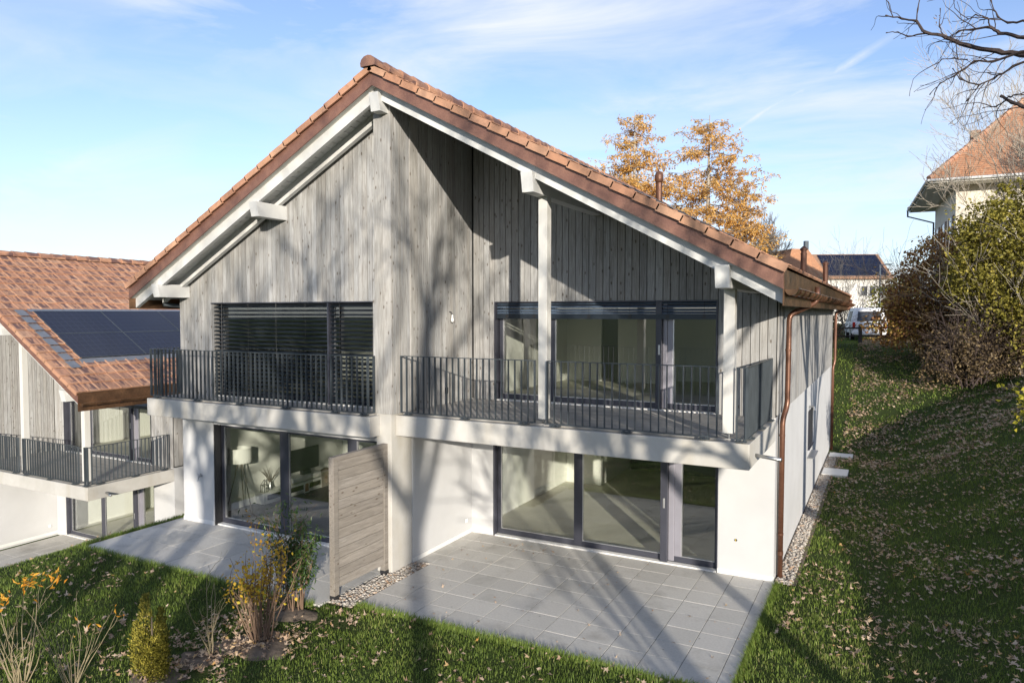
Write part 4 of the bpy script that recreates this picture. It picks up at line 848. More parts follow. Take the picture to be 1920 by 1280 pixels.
t2, tips = stems_plant('bamboo_shrub', 'tall dense shrub with narrow dark green leaves beside the privacy screen', 'shrub', -6.35, -4.62, 24, 1.38, .27, .010, 'twig', 9, .06, .18, 5)
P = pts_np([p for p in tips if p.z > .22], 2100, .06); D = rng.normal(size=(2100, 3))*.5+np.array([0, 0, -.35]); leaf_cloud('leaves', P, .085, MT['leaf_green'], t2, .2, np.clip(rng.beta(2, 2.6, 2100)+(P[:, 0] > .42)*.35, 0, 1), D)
t3 = thing('dwarf_conifer', 'small golden green column conifer on the lawn at lower left', 'conifer', (-6.42, -6.92, zg(-6.42, -6.92))); m = MB(); m.tube([(0, 0, -.03), (0, 0, .75)], [.02, .008], 6); part('trunk', m, MT['bark'], t3)
P = []; 
for (ox, oy, hh, rr) in ((-.12, 0, 1.0, .085), (.10, .05, .86, .075), (-.03, -.10, .62, .10), (.21, -.02, .58, .08), (-.02, .12, .70, .07), (-.21, -.06, .66, .07), (.02, .02, .5, .14), (.15, -.10, .42, .09)):
    n = 1000; z = rng.random(n)**.8; prof = np.sin(np.pi*np.clip(z*.78+.16, 0, 1))**.7; a = rng.uniform(0, 6.283, n); q = rr*prof*np.sqrt(rng.uniform(.35, 1, n))*(1+.35*np.sin(a*3+z*23+ox*40)+.15*np.sin(a*7-z*41)); P.append(np.stack([ox+q*np.cos(a)*(1), oy+q*np.sin(a), z*hh], 1))
P = np.concatenate(P); leaf_cloud('foliage', P, .034, MT['leaf_conifer'], t3, .5, None, np.stack([P[:, 0], P[:, 1], .25+0*P[:, 0]], 1)+rng.normal(size=P.shape)*.08)
t4, tips = stems_plant('sapling', 'leafless straw coloured sapling with a few thin stems near the yellow shrub', 'sapling', -6.22, -6.22, 5, 1.25, .30, .008, 'twig_pale', 21, .12, .04, 2)
t5, tips = stems_plant('twiggy_shrub', 'bare spreading twigs with orange leaf tips at the lower left corner', 'shrub', -7.75, -7.75, 15, 1.2, .75, .007, 'twig_pale', 33, .10, .12, 2)
top = sorted(tips, key=lambda p: -p.z+0.3*abs(p.x))[:26]; P = pts_np(top, 85, .05); leaf_cloud('leaves', P, .08, MT['leaf_orange'], t5, .3)
t6, tips = stems_plant('twiggy_shrub', 'low bundle of bare pale twigs left of the golden conifer', 'shrub', -7.05, -7.55, 17, 1.0, .6, .0055, 'twig_pale', 35, .08, .08, 1)
P = pts_np([p for p in tips if p.z > .6], 9, .03); leaf_cloud('leaves', P, .09, MT['leaf_orange'], t6, .3)

# ---- bushes on the bank at the right
def bush(name, label, x, y, lobes, nleaf, mt, lsz, stem_h, seed, stem_mt='bark', nst=14, group='bushes on the bank', asp=.6, rnd_mu=None, bare=0):
    random.seed(seed); t = thing(name, label, 'bush', (x, y, zg(x, y)), 0, group); m = MB(); tips = []
    for k in range(nst):
        a = random.uniform(0, 6.28); e = random.uniform(.1, .75); grow(m, (random.gauss(0, .25), random.gauss(0, .25), -.1), (math.cos(a)*e, math.sin(a)*e, 1), stem_h*random.uniform(.45, .6), .035, 0, 3, (2, 3), .6, .06, tips, [6, 5, 4, 3], .16, .68, .005)
    part('branches', m, MT[stem_mt], t)
    if nleaf:
        P = []; tot = sum(l[3]*l[4]*l[5] for l in lobes)
        for (lx, ly, lz, a, b, c) in lobes:
            n = int(nleaf*a*b*c/tot); d = rng.normal(size=(n, 3)); d /= np.linalg.norm(d, axis=1, keepdims=True); rr = rng.uniform(.25, 1.0, (n, 1))**.5*(1+.22*np.sin(d[:, :1]*7+lx)*np.cos(d[:, 2:]*6+ly)); q = d*rr*np.array([a, b, c])
            cl = rng.normal(size=(max(8, n//55), 3)); cl /= np.linalg.norm(cl, axis=1, keepdims=True); cl = cl*rng.uniform(.4, 1.02, (len(cl), 1))*np.array([a, b, c]); pick = rng.integers(0, len(cl), n); q = np.where(rng.random((n, 1)) < .7, cl[pick]+rng.normal(size=(n, 3))*np.array([a, b, c])*.11, q)
            P.append(q+np.array([lx, ly, lz]))
        P = np.concatenate(P); z0 = zg(x, y); keep = P[:, 2] > .02; P = P[keep]
        r = np.clip(rng.normal(.5, .25, len(P)), 0, 1) if rnd_mu is None else np.clip(rng.normal(rnd_mu(P), .16), 0, 1)
        leaf_cloud('leaves', P, lsz, MT[mt], t, asp, r)
    return t
MT['leaf_olive'] = leafy('olive_leaves', [(0, (0.09, 0.08, 0.02)), (0.35, (0.18, 0.165, 0.032)), (0.7, (0.30, 0.265, 0.05)), (1, (0.50, 0.41, 0.08))], .35)
MT['leaf_rust'] = leafy('rust_leaves', [(0, (0.15, 0.07, 0.05)), (0.35, (0.30, 0.15, 0.065)), (0.65, (0.47, 0.28, 0.085)), (0.88, (0.60, 0.42, 0.11)), (1, (0.45, 0.41, 0.11))], .3)
MT['leaf_dark'] = leafy('dark_leaves', [(0, (0.05, 0.035, 0.025)), (0.5, (0.12, 0.085, 0.05)), (1, (0.26, 0.19, 0.09))], .2)
MT['leaf_lime'] = leafy('lime_leaves', [(0, (0.16, 0.17, 0.02)), (0.5, (0.38, 0.36, 0.04)), (1, (0.60, 0.50, 0.07))], .4)
MT['leaf_larch'] = leafy('larch_needles', [(0, (0.36, 0.17, 0.05)), (0.4, (0.62, 0.34, 0.085)), (0.8, (0.76, 0.47, 0.15)), (1, (0.78, 0.57, 0.27))], .35, .7)
bush('bush', 'rust and brown leaved bush beside the white van', 3.35, 25.5, [(0, 0, 2.8, 2.1, 1.6, 2.0), (-1.0, -.3, 1.5, 1.7, 1.3, 1.3), (.9, .2, 1.9, 1.6, 1.3, 1.6), (.5, 0, 4.7, 1.5, 1.1, 1.1), (2.2, -.8, 4.3, 1.7, 1.2, 1.6), (3.2, -.8, 3.0, 1.6, 1.2, 1.4)], 25000, 'leaf_rust', .15, 4.6, 101)
bush('bush', 'dark twiggy bush with few leaves in front of the rust coloured bush', 4.7, 21.0, [(0, 0, 1.3, 1.8, 1.3, 1.2), (-.9, -.2, .8, 1.2, 1.0, .8), (1.2, .2, 2.0, 1.5, 1.2, 1.4)], 11000, 'leaf_dark', .12, 2.9, 103, 'twig_dark', 24)
bush('bush', 'big olive green bushy tree with yellowing leaves at the right edge', 6.5, 21.5, [(-1.7, -.3, 5.9, 1.2, 1.0, 1.0), (-.2, 0, 3.6, 2.5, 1.8, 1.9), (-1.1, -.4, 5.3, 1.7, 1.2, 1.3), (.9, .3, 6.2, 2.0, 1.4, 1.4), (.2, 0, 1.8, 2.4, 1.6, 1.5), (2.4, 0, 4.4, 1.9, 1.5, 2.3), (-.4, 0, 7.0, 1.0, .8, .7), (-1.9, -.3, 4.1, 1.1, 1.0, 1.1)], 31000, 'leaf_olive', .15, 6.2, 107, 'bark_pale', 14)
bush('bush', 'low bush with large lime yellow leaves at the right edge, nearest of the bushes', 5.3, 6.3, [(-.8, 0, 1.35, .75, .8, .5), (-.5, .1, .75, .7, .8, .5), (.5, 0, 1.2, .9, .9, .9)], 900, 'leaf_lime', .10, 1.9, 109, 'bark_pale', 9, asp=.8)
bush('bush', 'dark shrubby bush by the rear corner of the house, left of the van', -1.5, 27.5, [(0, 0, 1.3, 1.3, 1.0, 1.3), (-1.2, 0, 1.0, 1.2, 1.0, 1.1)], 4200, 'leaf_dark', .13, 2.6, 111, 'twig_dark', 14)
bush('bush', 'yellow green bush standing right of the street lamp', 2.0, 38.0, [(0, 0, 1.8, 1.5, 1.3, 1.8), (.8, 0, 2.6, 1.2, 1.0, 1.2)], 2600, 'leaf_lime', .2, 4.0, 113)
bush('bush', 'pale leafless bush in front of the white house with solar roof', -0.8, 44.0, [(0, 0, 2, 2, 2, 2)], 0, 'leaf_dark', .1, 5.2, 115, 'bark_pale', 22)
bare_tree(7.6, 24.5, 11.5, .10, 'pale leafless tree in front of the orange roofed house at the right edge', 203, maxd=6, mt='bark_pale', spread=.62, split=(2, 4), twig_min=.007)
bare_tree(9.4, 27.0, 11.0, .10, 'twiggy grey leafless tree at the right edge, right of the pale one', 211, maxd=6, mt='bark_pale', spread=.62, split=(2, 3), twig_min=.007)
bare_tree(-7.9, 50.0, 8.2, .10, 'small bare tree behind the copper vents on the horizon', 207, maxd=6, mt='bark', spread=.5, split=(2, 4), twig_min=.010)
# autumn larches behind the roof
def larch(x, y, h, Rm, label, seed):
    random.seed(seed); t = thing('larch_tree', label, 'larch', (x, y, zg(x, y)), 0, 'autumn larches behind the roof'); m = MB()
    m.tube([(0, 0, -.2), (0.05, 0, h*.3), (-.05, .05, h*.65), (0, 0, h)], [.22, .17, .10, .02], 8); part('trunk', m, MT['bark_pale'], t); b = MB(); P = []; D = []
    z = h*.22
    while z < h*.985:
        f = z/h; n = 4 if f > .8 else 5
        for k in range(n):
            a = random.uniform(0, 6.28); L = Rm*(1.02-f)**.5*random.uniform(.55, 1.12); e = random.uniform(-.05, .35)+.4*max(0, f-.75); pts = [Vector((0, 0, z+random.uniform(-.2, .2)))]; d = Vector((math.cos(a), math.sin(a), e)).normalized()
            for i in range(6):
                d = (d+Vector((random.gauss(0, .08), random.gauss(0, .08), (-.10 if i < 3 else .10)))).normalized(); pts.append(pts[-1]+d*L/6)
            b.tube(pts, [.035*(1-f)+.012]+[.03*(1-f)*(1-i/7)+.008 for i in range(1, 7)], 4, 0, False)
            for q in range(int(5+L*7)):
                s = random.uniform(.18, 1)*5.99; i = int(s); p = pts[i].lerp(pts[i+1], s-i); w = Vector((random.gauss(0, 1), random.gauss(0, 1), random.gauss(-.5, .6))).normalized(); l2 = random.uniform(.15, .5)*(1.1-.3*f); b.tube([p, p+w*l2], [.008, .005], 3, 0, False)
                for r in range(8):
                    P.append(tuple(p+w*l2*random.uniform(0.1, 1.1)+Vector((random.gauss(0, .05), random.gauss(0, .05), random.gauss(-.03, .06))))); D.append((w.x+random.gauss(0, .5), w.y+random.gauss(0, .5), w.z-.25+random.gauss(0, .4)))
        z += random.uniform(.22, .46)*(1.2-f*.5)
    part('branches', b, MT['bark_pale'], t); P = np.array(P); D = np.array(D); keep = rng.random(len(P)) < np.clip(1.25-.75*(P[:, 2]/h)**3, .3, 1); P, D = P[keep], D[keep]
    cl = np.sin(P[:, 0]*2.1+P[:, 2]*1.3)*np.cos(P[:, 1]*1.9-P[:, 2]*1.7); leaf_cloud('needles', P, .14, MT['leaf_larch'], t, .42, np.clip(.52+.22*cl+rng.normal(size=len(P))*.18, 0, 1), D)
larch(-10.3, 23.9, 12.95, 5.0, 'golden larch behind the roof, the left one with the thinner top', 41)
larch(-6.6, 24.7, 12.35, 5.4, 'golden larch behind the roof, the fuller one just right of the ball vent', 47)
larch(-5.1, 26.5, 8.6, 2.9, 'shorter golden larch right of the two tall ones, low behind the roof', 53)

# ---------------------------------------------------------------- background buildings and things
yaw = R(27.847)
def camframe(lat, depth): v = Vector((CAMP.x, CAMP.y, 0))+Vector((math.cos(yaw), math.sin(yaw), 0))*lat+Vector((-math.sin(yaw), math.cos(yaw), 0))*depth; return v.x, v.y
MT['oldtile'] = None
def oldroof(name, a, b, c):
    t = NT(name); co = t.coord(); n = t.noise(co, 9, 5, 0.3, 0.7); w = t.n('ShaderNodeTexWave'); w.wave_type = 'BANDS'; w.bands_direction = 'Z'; w.inputs['Scale'].default_value = 2.2; w.inputs['Distortion'].default_value = 1.0; t.l(co, w.inputs[0])
    n2 = t.noise(co, 1.0, 4, 0.35, 0.65); cc = t.mix(n, a, b); cc = t.mix(t.math('MULTIPLY', n2, .45), cc, c); cc = t.mix(t.math('MULTIPLY', t.rng(w.outputs[0], .0, .35, 1, 0), .5), cc, sc(a, .4)); return t.end(t.bsdf(cc, .85, 0, .2, n, .5, .02))
MT['oldtile'] = oldroof('old_roof_tiles', (0.36, 0.16, 0.085), (0.50, 0.27, 0.155), (0.26, 0.15, 0.10)); MT['browntile'] = oldroof('brown_roof_tiles', (0.30, 0.17, 0.11), (0.42, 0.26, 0.17), (0.24, 0.15, 0.11))
MT['house_white'] = simple('house_white', (0.74, 0.72, 0.68), .9, 0, .06, 2); MT['house_cream'] = simple('house_cream', (0.70, 0.64, 0.54), .9, 0, .08, 1.5); MT['wingl'] = simple('dark_window', (0.05, 0.055, 0.065), .15, 0, .1, 2); MT['shutter'] = simple('shutter', (0.22, 0.15, 0.12), .7, 0, .1, 3)
# big hip roofed house on the right
px_, py_ = camframe((1735-960)/1331*40, 40); zc = 4.53+(587-345)/1331*40; zg0 = zg(px_, py_)-.3
hs = thing('hip_roof_house', 'cream house with a steep orange hipped roof behind the bushes at the right', 'house', (px_, py_, zg0), yaw+math.atan2(-3.8, 8.2)); ez = zc-zg0; w_, d_ = 14.0, 12.9; ov = 1.5
m = MB(); m.box(ov, ov, 0, w_-ov, d_-ov, ez-.02); part('wall', m, MT['house_cream'], hs)
m = MB(); r_ = d_/2; m.add([(0, 0, ez+.22), (w_, 0, ez+.22), (w_, d_, ez+.22), (0, d_, ez+.22), (r_, r_, ez+.2+r_*.97), (w_-r_, r_, ez+.2+r_*.97), (0, 0, ez+.12), (w_, 0, ez+.12), (w_, d_, ez+.12), (0, d_, ez+.12)], [(0, 1, 5, 4), (1, 2, 5), (2, 3, 4, 5), (3, 0, 4), (0, 6, 7, 1), (1, 7, 8, 2), (2, 8, 9, 3), (3, 9, 6, 0), (6, 9, 8, 7)]); hr = part('roof', m, MT['oldtile'], hs)
m = MB()
for (a, b) in (((0, 0), (r_, r_)), ((0, d_), (r_, r_))):
    n = 26
    for k in range(n): p = Vector((a[0]+(b[0]-a[0])*k/n, a[1]+(b[1]-a[1])*k/n, ez+.24+r_*.97*k/n)); q = Vector((a[0]+(b[0]-a[0])*(k+1.1)/n, a[1]+(b[1]-a[1])*(k+1.1)/n, ez+.22+r_*.97*(k+1.1)/n)); m.tube([p, q], [.16, .12], 7, random.random())
part('hip_tiles', m, MT['tile'], hr)
m = MB(); m.box(0.02, 0.02, ez-.02, w_-.02, d_-.02, ez+.118); part('eave_soffit', m, MT['soffit'], hr); m = MB(); m.tube([(-.08, -.08, ez+.12), (w_, -.08, ez+.12)], .08, 8); m.tube([(-.08, -.08, ez+.12), (-.08, d_, ez+.12)], .08, 8); part('gutter', m, MT['white'], hs)
m = MB(); m.tube([(-.08, d_-.1, ez+.05), (-.08, d_-.1, ez-.3), (ov-.1, d_-ov-.1, ez-1.0), (ov-.1, d_-ov-.1, 0)], .06, 8); part('downpipe', m, MT['anthracite'], hs)
for k in range(3):
    y = 2.6+3.2*k
    for z in (1.0, ez-3.2): f = bx('window', (ov-.04, y, z, ov-.005, y+1.1, z+1.6), MT['white'], hs); bx('pane', (ov-.055, y+.1, z+.1, ov-.041, y+1.0, z+1.5), MT['wingl'], f); bx('shutter', (ov-.06, y-.55, z, ov-.003, y-.02, z+1.6), MT['shutter'], f); bx('shutter', (ov-.06, y+1.12, z, ov-.003, y+1.65, z+1.6), MT['shutter'], f)
for k in range(3):
    x = 2.8+3.4*k
    for z in (1.0, ez-3.2): f = bx('window', (x, ov-.04, z, x+1.1, ov-.005, z+1.6), MT['white'], hs); bx('pane', (x+.1, ov-.055, z+.1, x+1.0, ov-.041, z+1.5), MT['wingl'], f)
m = MB(); m.box(2.4, 3.3, ez+2.2, 2.9, 3.8, ez+3.4); part('chimney', m, MT['browntile'], hr)
# white house with a solar roof
px_, py_ = camframe((1605-960)/1331*80, 80); zg0 = zg(px_, py_); e0, rz0 = 4.53+(587-522)/1331*80-zg0, 4.53+(587-476)/1331*83-zg0
fh = thing('solar_house', 'distant white house whose whole roof side is covered in dark solar panels', 'house', (px_, py_, zg0), yaw-.06); hw = 4.0
m = MB(); m.box(-hw+.3, .5, -1, hw-.3, 7.5, e0); m.prism([(.5, e0), (7.5, e0), (4.0, rz0-.35)], 0, -hw+.3, hw-.3); part('wall', m, MT['house_white'], fh)
m = MB()
for s_ in (0, 1):
    y0, y1 = (0.0, 4.0) if s_ == 0 else (8.0, 4.0); m.hexa([(-hw, y0, e0-.05), (hw, y0, e0-.05), (hw, y1, rz0-.15), (-hw, y1, rz0-.15), (-hw, y0, e0+.12), (hw, y0, e0+.12), (hw, y1, rz0+.03), (-hw, y1, rz0+.03)])
fr = part('roof', m, MT['browntile'], fh); sl2 = (rz0-e0-.09)/4.0
for i in range(6):
    for j in range(4):
        x0, x1 = -hw+.9+i*1.12, -hw+.9+i*1.12+1.09; y0, y1 = .25+j*.88, .25+j*.88+.85; q = MB(); z = lambda y: e0+.12+sl2*y
        q.hexa([(x0, y0, z(y0)+.02), (x1, y0, z(y0)+.02), (x1, y1, z(y1)+.02), (x0, y1, z(y1)+.02), (x0, y0, z(y0)+.09), (x1, y0, z(y0)+.09), (x1, y1, z(y1)+.09), (x0, y1, z(y1)+.09)], 0, [(0, 0), (.5, 0), (.5, .5), (0, .5)]*2); part('solar_panel', q, MT['solar'], fr)
for x in (-2.6, 0.6, 1.5, 2.6):
    f = bx('window', (x, .44, e0-2.0, x+.8, .495, e0-.8), MT['white'], fh); bx('pane', (x+.08, .42, e0-1.92, x+.72, .439, e0-.88), MT['wingl'], f)
# orange hip roof left of it
px_, py_ = camframe((1512-960)/1331*74, 74); zg0 = zg(px_, py_); e0 = 4.53+(587-520)/1331*74-zg0; oh = thing('orange_roof_house', 'distant house with an orange half hipped roof just right of the copper vent pipes', 'house', (px_, py_, zg0), yaw+.12); q_ = 2.0
m = MB(); m.box(-q_-.1, 0.4, -1, q_+.1, 7, e0); part('wall', m, MT['house_cream'], oh)
m = MB(); top = e0+3.1; m.add([(-2.4, 0, e0), (2.4, 0, e0), (2.4, 8, e0), (-2.4, 8, e0), (-.9, 1.6, top), (.9, 1.6, top), (.9, 6.4, top), (-.9, 6.4, top)], [(0, 1, 5, 4), (1, 2, 6, 5), (2, 3, 7, 6), (3, 0, 4, 7), (4, 5, 6, 7), (3, 2, 1, 0)]); orf = part('roof', m, MT['oldtile'], oh); bx('chimney', (1.4, 3, e0+1.5, 1.8, 3.4, top+1.0), MT['anthracite'], orf)
# van
px_, py_ = camframe((1630-960)/1331*42, 42); van = thing('parked_van', 'white van with a dark rear window parked beyond the wooden fence', 'van', (px_, py_, zg(px_, py_)+.02), yaw-.36); MT['van'] = simple('white_car_paint', (0.78, 0.80, 0.83), .25, 0, .03, 2, spec=.6); MT['red'] = simple('red_lens', (0.55, 0.03, 0.02), .25, 0, .05, 3)
m = MB(); prof = [(0, .42), (-.04, .95), (.06, 1.10), (.32, 1.88), (.55, 1.96), (3.2, 1.94), (3.9, 1.25), (4.8, 1.0), (4.85, .42)]
def vx(z): return .95 if z < 1.05 else .95-.16*(z-1.05)/.9
n = len(prof); vs_ = [(-vx(z), y, z) for y, z in prof]+[(vx(z), y, z) for y, z in prof]; m.add(vs_, [tuple(range(n)), tuple(range(2*n-1, n-1, -1))]+[(i, n+i, n+(i+1) % n, (i+1) % n) for i in range(n)]); part('body', m, MT['van'], van, bevel=.05)
def yb(z): return .06+(z-1.10)/.78*.26
q = MB(); q.hexa([(-.66, yb(1.16)-.03, 1.16), (.66, yb(1.16)-.03, 1.16), (.66, yb(1.16), 1.16), (-.66, yb(1.16), 1.16), (-.60, yb(1.74)-.03, 1.74), (.60, yb(1.74)-.03, 1.74), (.60, yb(1.74), 1.74), (-.60, yb(1.74), 1.74)]); part('rear_window', q, MT['wingl'], van)
for s_ in (-1, 1): q = MB(); q.box(s_*.84-.075, -.075, .72, s_*.84+.075, -.005, 1.10); part('tail_light', q, MT['red'], van, bevel=.01)
bx('bumper', (-.93, -.14, .36, .93, -.03, .58), MT['van'], van, .03); bx('badge', (-.09, -.045, 1.0, .09, -.02, 1.06), MT['black'], van)
for s_ in (-1, 1):
    for y in (.85, 3.9): q = MB(); q.tube([(s_*.96, y, .33), (s_*.74, y, .33)], .33, 18); wq = part('wheel', q, MT['black'], van); q = MB(); q.tube([(s_*.975, y, .33), (s_*.961, y, .33)], .2, 14); part('rim', q, MT['alu'], wq)
    q = MB(); q.hexa([(s_*.90, 1.0, 1.15), (s_*.94, 1.0, 1.15), (s_*.94, 2.9, 1.15), (s_*.90, 2.9, 1.15), (s_*.80, 1.0, 1.75), (s_*.84, 1.0, 1.75), (s_*.84, 2.8, 1.75), (s_*.80, 2.8, 1.75)]); part('side_window', q, MT['wingl'], van)
# wooden fence in front of the van
fx, fy = camframe((1613-960)/1331*38.5, 38.5); fc = thing('wooden_fence', 'dark wooden post and rail fence in front of the white van', 'fence', (fx, fy, zg(fx, fy)), yaw+.08); MT['fence'] = simple('dark_fence_wood', (0.045, 0.035, 0.03), .8, 0, .2, 6, (6, 6, 1))
for k in (-2, -1, 0, 1, 2): bx('post', (2.4*k-.07, -.07, -.4, 2.4*k+.07, .07, 1.08), MT['fence'], fc, .01)
for z in (.42, .86): m = MB(); m.tube([(-5.0, .085, z-.05), (5.0, .085, z+.05)], .05, 6); part('rail', m, MT['fence'], fc)
sx, sy = camframe((1648-960)/1331*55, 55); sl_ = thing('street_lamp', 'thin pale street lamp post with a short arm in front of the distant white house', 'lamp', (sx, sy, zg(sx, sy)), yaw); h_ = 4.53+(587-497)/1331*55-zg(sx, sy)
m = MB(); m.tube([(0, 0, 0), (0, 0, h_*.5), (0, 0, h_)], [.08, .07, .055], 8); part('pole', m, MT['alu'], sl_); m = MB(); m.tube([(0, 0, h_), (.55, 0, h_+.04)], .04, 6); part('arm', m, MT['alu'], sl_); bx('lamp_head', (.35, -.10, h_+.0, .85, .10, h_+.10), MT['alu'], sl_, .01)

# ---------------------------------------------------------------- grass and fallen leaves (nobody could count them)
def in_view(Pn, mx=1.22):
    d = Pn-np.array(CAMP); z = d@np.array(cf); u = d@np.array(cr)/np.maximum(z, .1)*1331.46/960; v = d@np.array(cu)/np.maximum(z, .1)*1331.46/640
    return (z > 2) & (np.abs(u) < mx) & (v > -1.35) & (v < 1)
def on_lawn(x, y, pad=0.0):
    hse = (x > -12.2-pad) & (x < 0.30+pad) & (y > np.where(x > 0, -0.02, -2.1)) & (y < 13.6); pat = (x > -5.60-pad) & (x < 0.02+pad) & (y > -3.98-pad) & (y < 1); ter = (x > -12.13-pad) & (x < -6.1+pad) & (y > -4.30-pad) & (y < -1)
    grv = (x > -6.12) & (x < -5.58) & (y > -4.15); nbh = (x < -16.6) & (y > -2.85); slab = (x < .76) & (x > 0) & (((y > 9) & (y < 10)) | ((y > 11.85) & (y < 12.55)))
    return ~(hse | pat | ter | grv | nbh | slab)
def mulchy(x, y):
    f = np.zeros_like(x)
    for (bx_, by_, rx, ry) in ((-5.95, -5.75, .75, .5), (-6.3, -6.35, .5, .35), (-6.1, -4.75, .5, .35), (-5.4, -4.6, .35, .25), (-6.0, -6.6, .3, .3)): f = np.maximum(f, 1-np.sqrt(((x-bx_)/rx)**2+((y-by_)/ry)**2))
    return f
def scatter(x0, x1, y0, y1, dens):
    n = int((x1-x0)*(y1-y0)*dens); x = rng.uniform(x0, x1, n); y = rng.uniform(y0, y1, n); P = np.stack([x, y, H(x, y)], 1); return P[in_view(P) & on_lawn(x, y)]
def vnoise(x, y, s, seed):
    r = np.random.default_rng(seed); G = r.random((64, 64)); u, v = x*s+100, y*s+100; iu, iv = np.floor(u).astype(int), np.floor(v).astype(int); fu, fv = u-iu, v-iv; fu = fu*fu*(3-2*fu); fv = fv*fv*(3-2*fv)
    g = lambda a, b: G[a % 64, b % 64]; return (g(iu, iv)*(1-fu)+g(iu+1, iv)*fu)*(1-fv)+(g(iu, iv+1)*(1-fu)+g(iu+1, iv+1)*fu)*fv
allP = []
for reg, dn, sz, wd in (((-17, 6, -9.5, -1.0), 2300, 1.0, 1.0), ((0, 7, -1.0, 6), 1300, 1.05, 1.25), ((0, 9, 6, 14), 500, 1.2, 1.9), ((-2.5, 12, 14, 45), 130, 1.5, 4.0), ((-17, -11.9, -1, 3), 900, 1.1, 1.3)):
    P = scatter(*reg, dn); cl = vnoise(P[:, 0], P[:, 1], 5.5, 1)*.6+vnoise(P[:, 0], P[:, 1], 1.3, 2)*.4; trench = np.exp(-((P[:, 0]-1.52-.05*np.sin(P[:, 1]*1.7))/.09)**2)
    keep = (rng.random(len(P)) < np.clip(cl*1.5+.15, .25, 1)*(1-.8*trench*(P[:, 1] > -3)*(P[:, 1] < 11))) & (mulchy(P[:, 0], P[:, 1]) < rng.uniform(-.2, .35, len(P))); P, cl = P[keep], cl[keep]
    allP.append((P, cl, sz, wd))
Vs, As, k = [], [], 0
for P, cl, sz, wd in allP:
    n = len(P); h = (.032+.042*cl)*rng.uniform(.6, 1.35, n)*sz; a = rng.uniform(0, 6.283, n); b = rng.uniform(.15, .95, n)*h; w = .0034*wd*rng.uniform(.7, 1.3, n)
    dx, dy = np.cos(a), np.sin(a); sx_, sy_ = -dy*w, dx*w; z = np.zeros(n)
    p0 = P-np.stack([sx_, sy_, z+.01], 1); p1 = P+np.stack([sx_, sy_, z-.01], 1); mid_ = P+np.stack([dx*b*.35, dy*b*.35, h*.62], 1); p2 = mid_+np.stack([sx_*.8, sy_*.8, z], 1); p3 = mid_-np.stack([sx_*.8, sy_*.8, z], 1); p4 = P+np.stack([dx*b, dy*b, h*rng.uniform(.75, 1.0, n)], 1)
    r = np.clip(-.02+.55*vnoise(P[:, 0], P[:, 1], .8, 5)+.3*vnoise(P[:, 0], P[:, 1], 3.1, 6)+rng.normal(size=n)*.16+(rng.random(n) < .05)*.4, 0, 1); Vs.append(np.stack([p0, p1, p2, p3, p4], 1).reshape(-1, 3)); As.append(np.repeat(np.stack([r*0, r*0, r], 1), 5, 0))
# longer blades lean over the paving edges
ex = [(rng.uniform(-5.6, .05, 2600), -4.0-np.abs(rng.normal(size=2600))*.05, 0, 1), (.045+np.abs(rng.normal(size=2200))*.05, rng.uniform(-4.05, -.05, 2200), -1, 0), (rng.uniform(-12.15, -6.2, 2200), -4.32-np.abs(rng.normal(size=2200))*.05, 0, 1), (-12.16-np.abs(rng.normal(size=1800))*.12, rng.uniform(-4.3, -1.9, 1800), .3, .3)]
for x, y, ux, uy in ex:
    n = len(x); P = np.stack([x, y, H(x, y)], 1); h = rng.uniform(.05, .13, n); b = rng.uniform(.2, .9, n)*h; dx = ux+rng.normal(size=n)*.5; dy = uy+rng.normal(size=n)*.5; l = np.hypot(dx, dy)+1e-6; dx, dy = dx/l, dy/l; w = .0034*rng.uniform(.7, 1.3, n); sx_, sy_ = -dy*w, dx*w; z = np.zeros(n)
    p0 = P-np.stack([sx_, sy_, z+.01], 1); p1 = P+np.stack([sx_, sy_, z-.01], 1); mid_ = P+np.stack([dx*b*.35, dy*b*.35, h*.62], 1); p2 = mid_+np.stack([sx_*.8, sy_*.8, z], 1); p3 = mid_-np.stack([sx_*.8, sy_*.8, z], 1); p4 = P+np.stack([dx*b, dy*b, h*rng.uniform(.7, 1.0, n)], 1)
    r = np.clip(.4+rng.normal(size=n)*.2, 0, 1); Vs.append(np.stack([p0, p1, p2, p3, p4], 1).reshape(-1, 3)); As.append(np.repeat(np.stack([r*0, r*0, r], 1), 5, 0))
Vg = np.concatenate(Vs); Ag = np.concatenate(As); nb_ = len(Vg)//5; kk = 5*np.arange(nb_)[:, None]; print('grass blades', nb_)
Fg = np.concatenate([kk+[0, 1, 2], kk+[0, 2, 3], kk+[3, 2, 4]], 0); tag(np_mesh('grass', Vg, Fg, Ag, MT['grass']), kind='stuff')
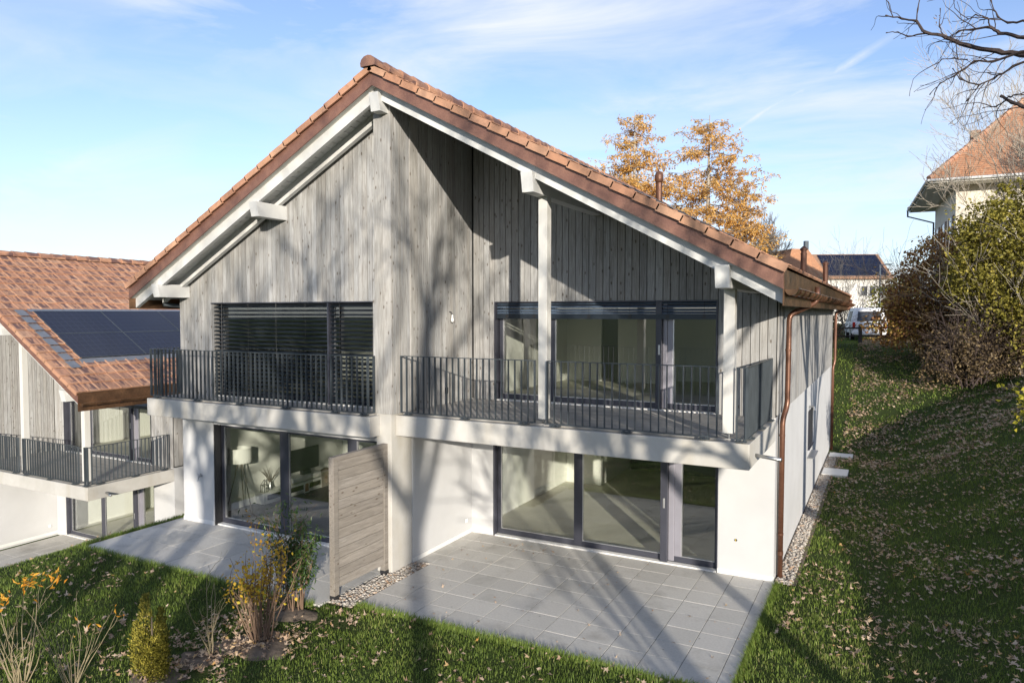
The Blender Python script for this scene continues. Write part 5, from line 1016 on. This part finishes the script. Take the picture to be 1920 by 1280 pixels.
# fallen leaves: lobed, curled
lob = []
for i in range(10): a = math.pi*2*i/10; rr = (.5 if i % 2 == 0 else .26)*(1.15 if i in (0, 8, 2) else .9); lob.append((rr*math.cos(a), rr*math.sin(a)))
lob = np.array(lob)
P = []
for reg, dn in (((-15, 3, -9.5, -3.6), 55), ((.3, 7, -4, 8), 130), ((.3, 10, 8, 40), 150), ((-7.3, -5.2, -7.2, -4.3), 260), ((-16, -12, -4, 3), 14)):
    q = scatter(*reg, dn); c_ = vnoise(q[:, 0], q[:, 1], 1.3, 9)*.55+vnoise(q[:, 0], q[:, 1], 5.5, 10)*.45; P.append(q[rng.random(len(q)) < np.clip((c_-.38)*3.2, .03, 1)])
tr_ = np.stack([1.52+rng.normal(size=190)*.09, rng.uniform(-1.8, 10, 190), np.zeros(190)], 1); tr_[:, 2] = H(tr_[:, 0], tr_[:, 1])-.02; P.append(tr_)
ps = np.stack([rng.uniform(-5.5, 0, 60), rng.uniform(-3.9, -.1, 60), np.full(60, -.028)], 1); cl_ = np.stack([rng.normal(-4.35, .35, 30), rng.normal(-.42, .13, 30), np.full(30, -.028)], 1); P += [ps, cl_]
nbig = sum(len(q) for q in P[:-2]); P = np.concatenate(P); n = len(P); P[:, 2] += np.where(np.arange(n) < nbig, rng.uniform(.035, .07, n), .035)
s = np.where(np.arange(n) < nbig, rng.uniform(.045, .105, n), rng.uniform(.03, .07, n))*np.where(P[:, 1] > 10, 1.4, 1); t = rng.uniform(0, 6.283, n); cu_ = rng.uniform(-.9, 1.7, n); tx, ty = rng.normal(size=n)*.35, rng.normal(size=n)*.35
L = np.zeros((n, 11, 3)); jit = rng.uniform(.55, 1.25, (n, 10)); L[:, 1:, 0] = lob[None, :, 0]*jit; L[:, 1:, 1] = lob[None, :, 1]*jit*rng.uniform(.55, 1, (n, 1)); L[:, :, 2] = cu_[:, None]*(L[:, :, 0]**2)*1.0+cu_[:, None]*.6*L[:, :, 1]**2+tx[:, None]*L[:, :, 0]+ty[:, None]*L[:, :, 1]+rng.normal(size=(n, 11))*.05
L *= s[:, None, None]; c_, s_ = np.cos(t)[:, None], np.sin(t)[:, None]; V = np.stack([L[:, :, 0]*c_-L[:, :, 1]*s_, L[:, :, 0]*s_+L[:, :, 1]*c_, L[:, :, 2]], 2)+P[:, None, :]
kk = 11*np.arange(n)[:, None]; F = np.concatenate([kk+[0, 1+i, 1+(i+1) % 10] for i in range(10)], 0); r = np.clip(rng.beta(2, 1.7, n)-(P[:, 1] > 8)*.05, 0, 1); A = np.repeat(np.stack([r*0, r*0, r], 1), 11, 0)
tag(np_mesh('fallen_leaves', V.reshape(-1, 3), F, A, MT['fallen']), kind='stuff'); print('leaves', n)
# leaf litter lying in the lee of the wall on the patio is part of the same sheet; soil shows under the shrubs
print('objects', len(bpy.data.objects))
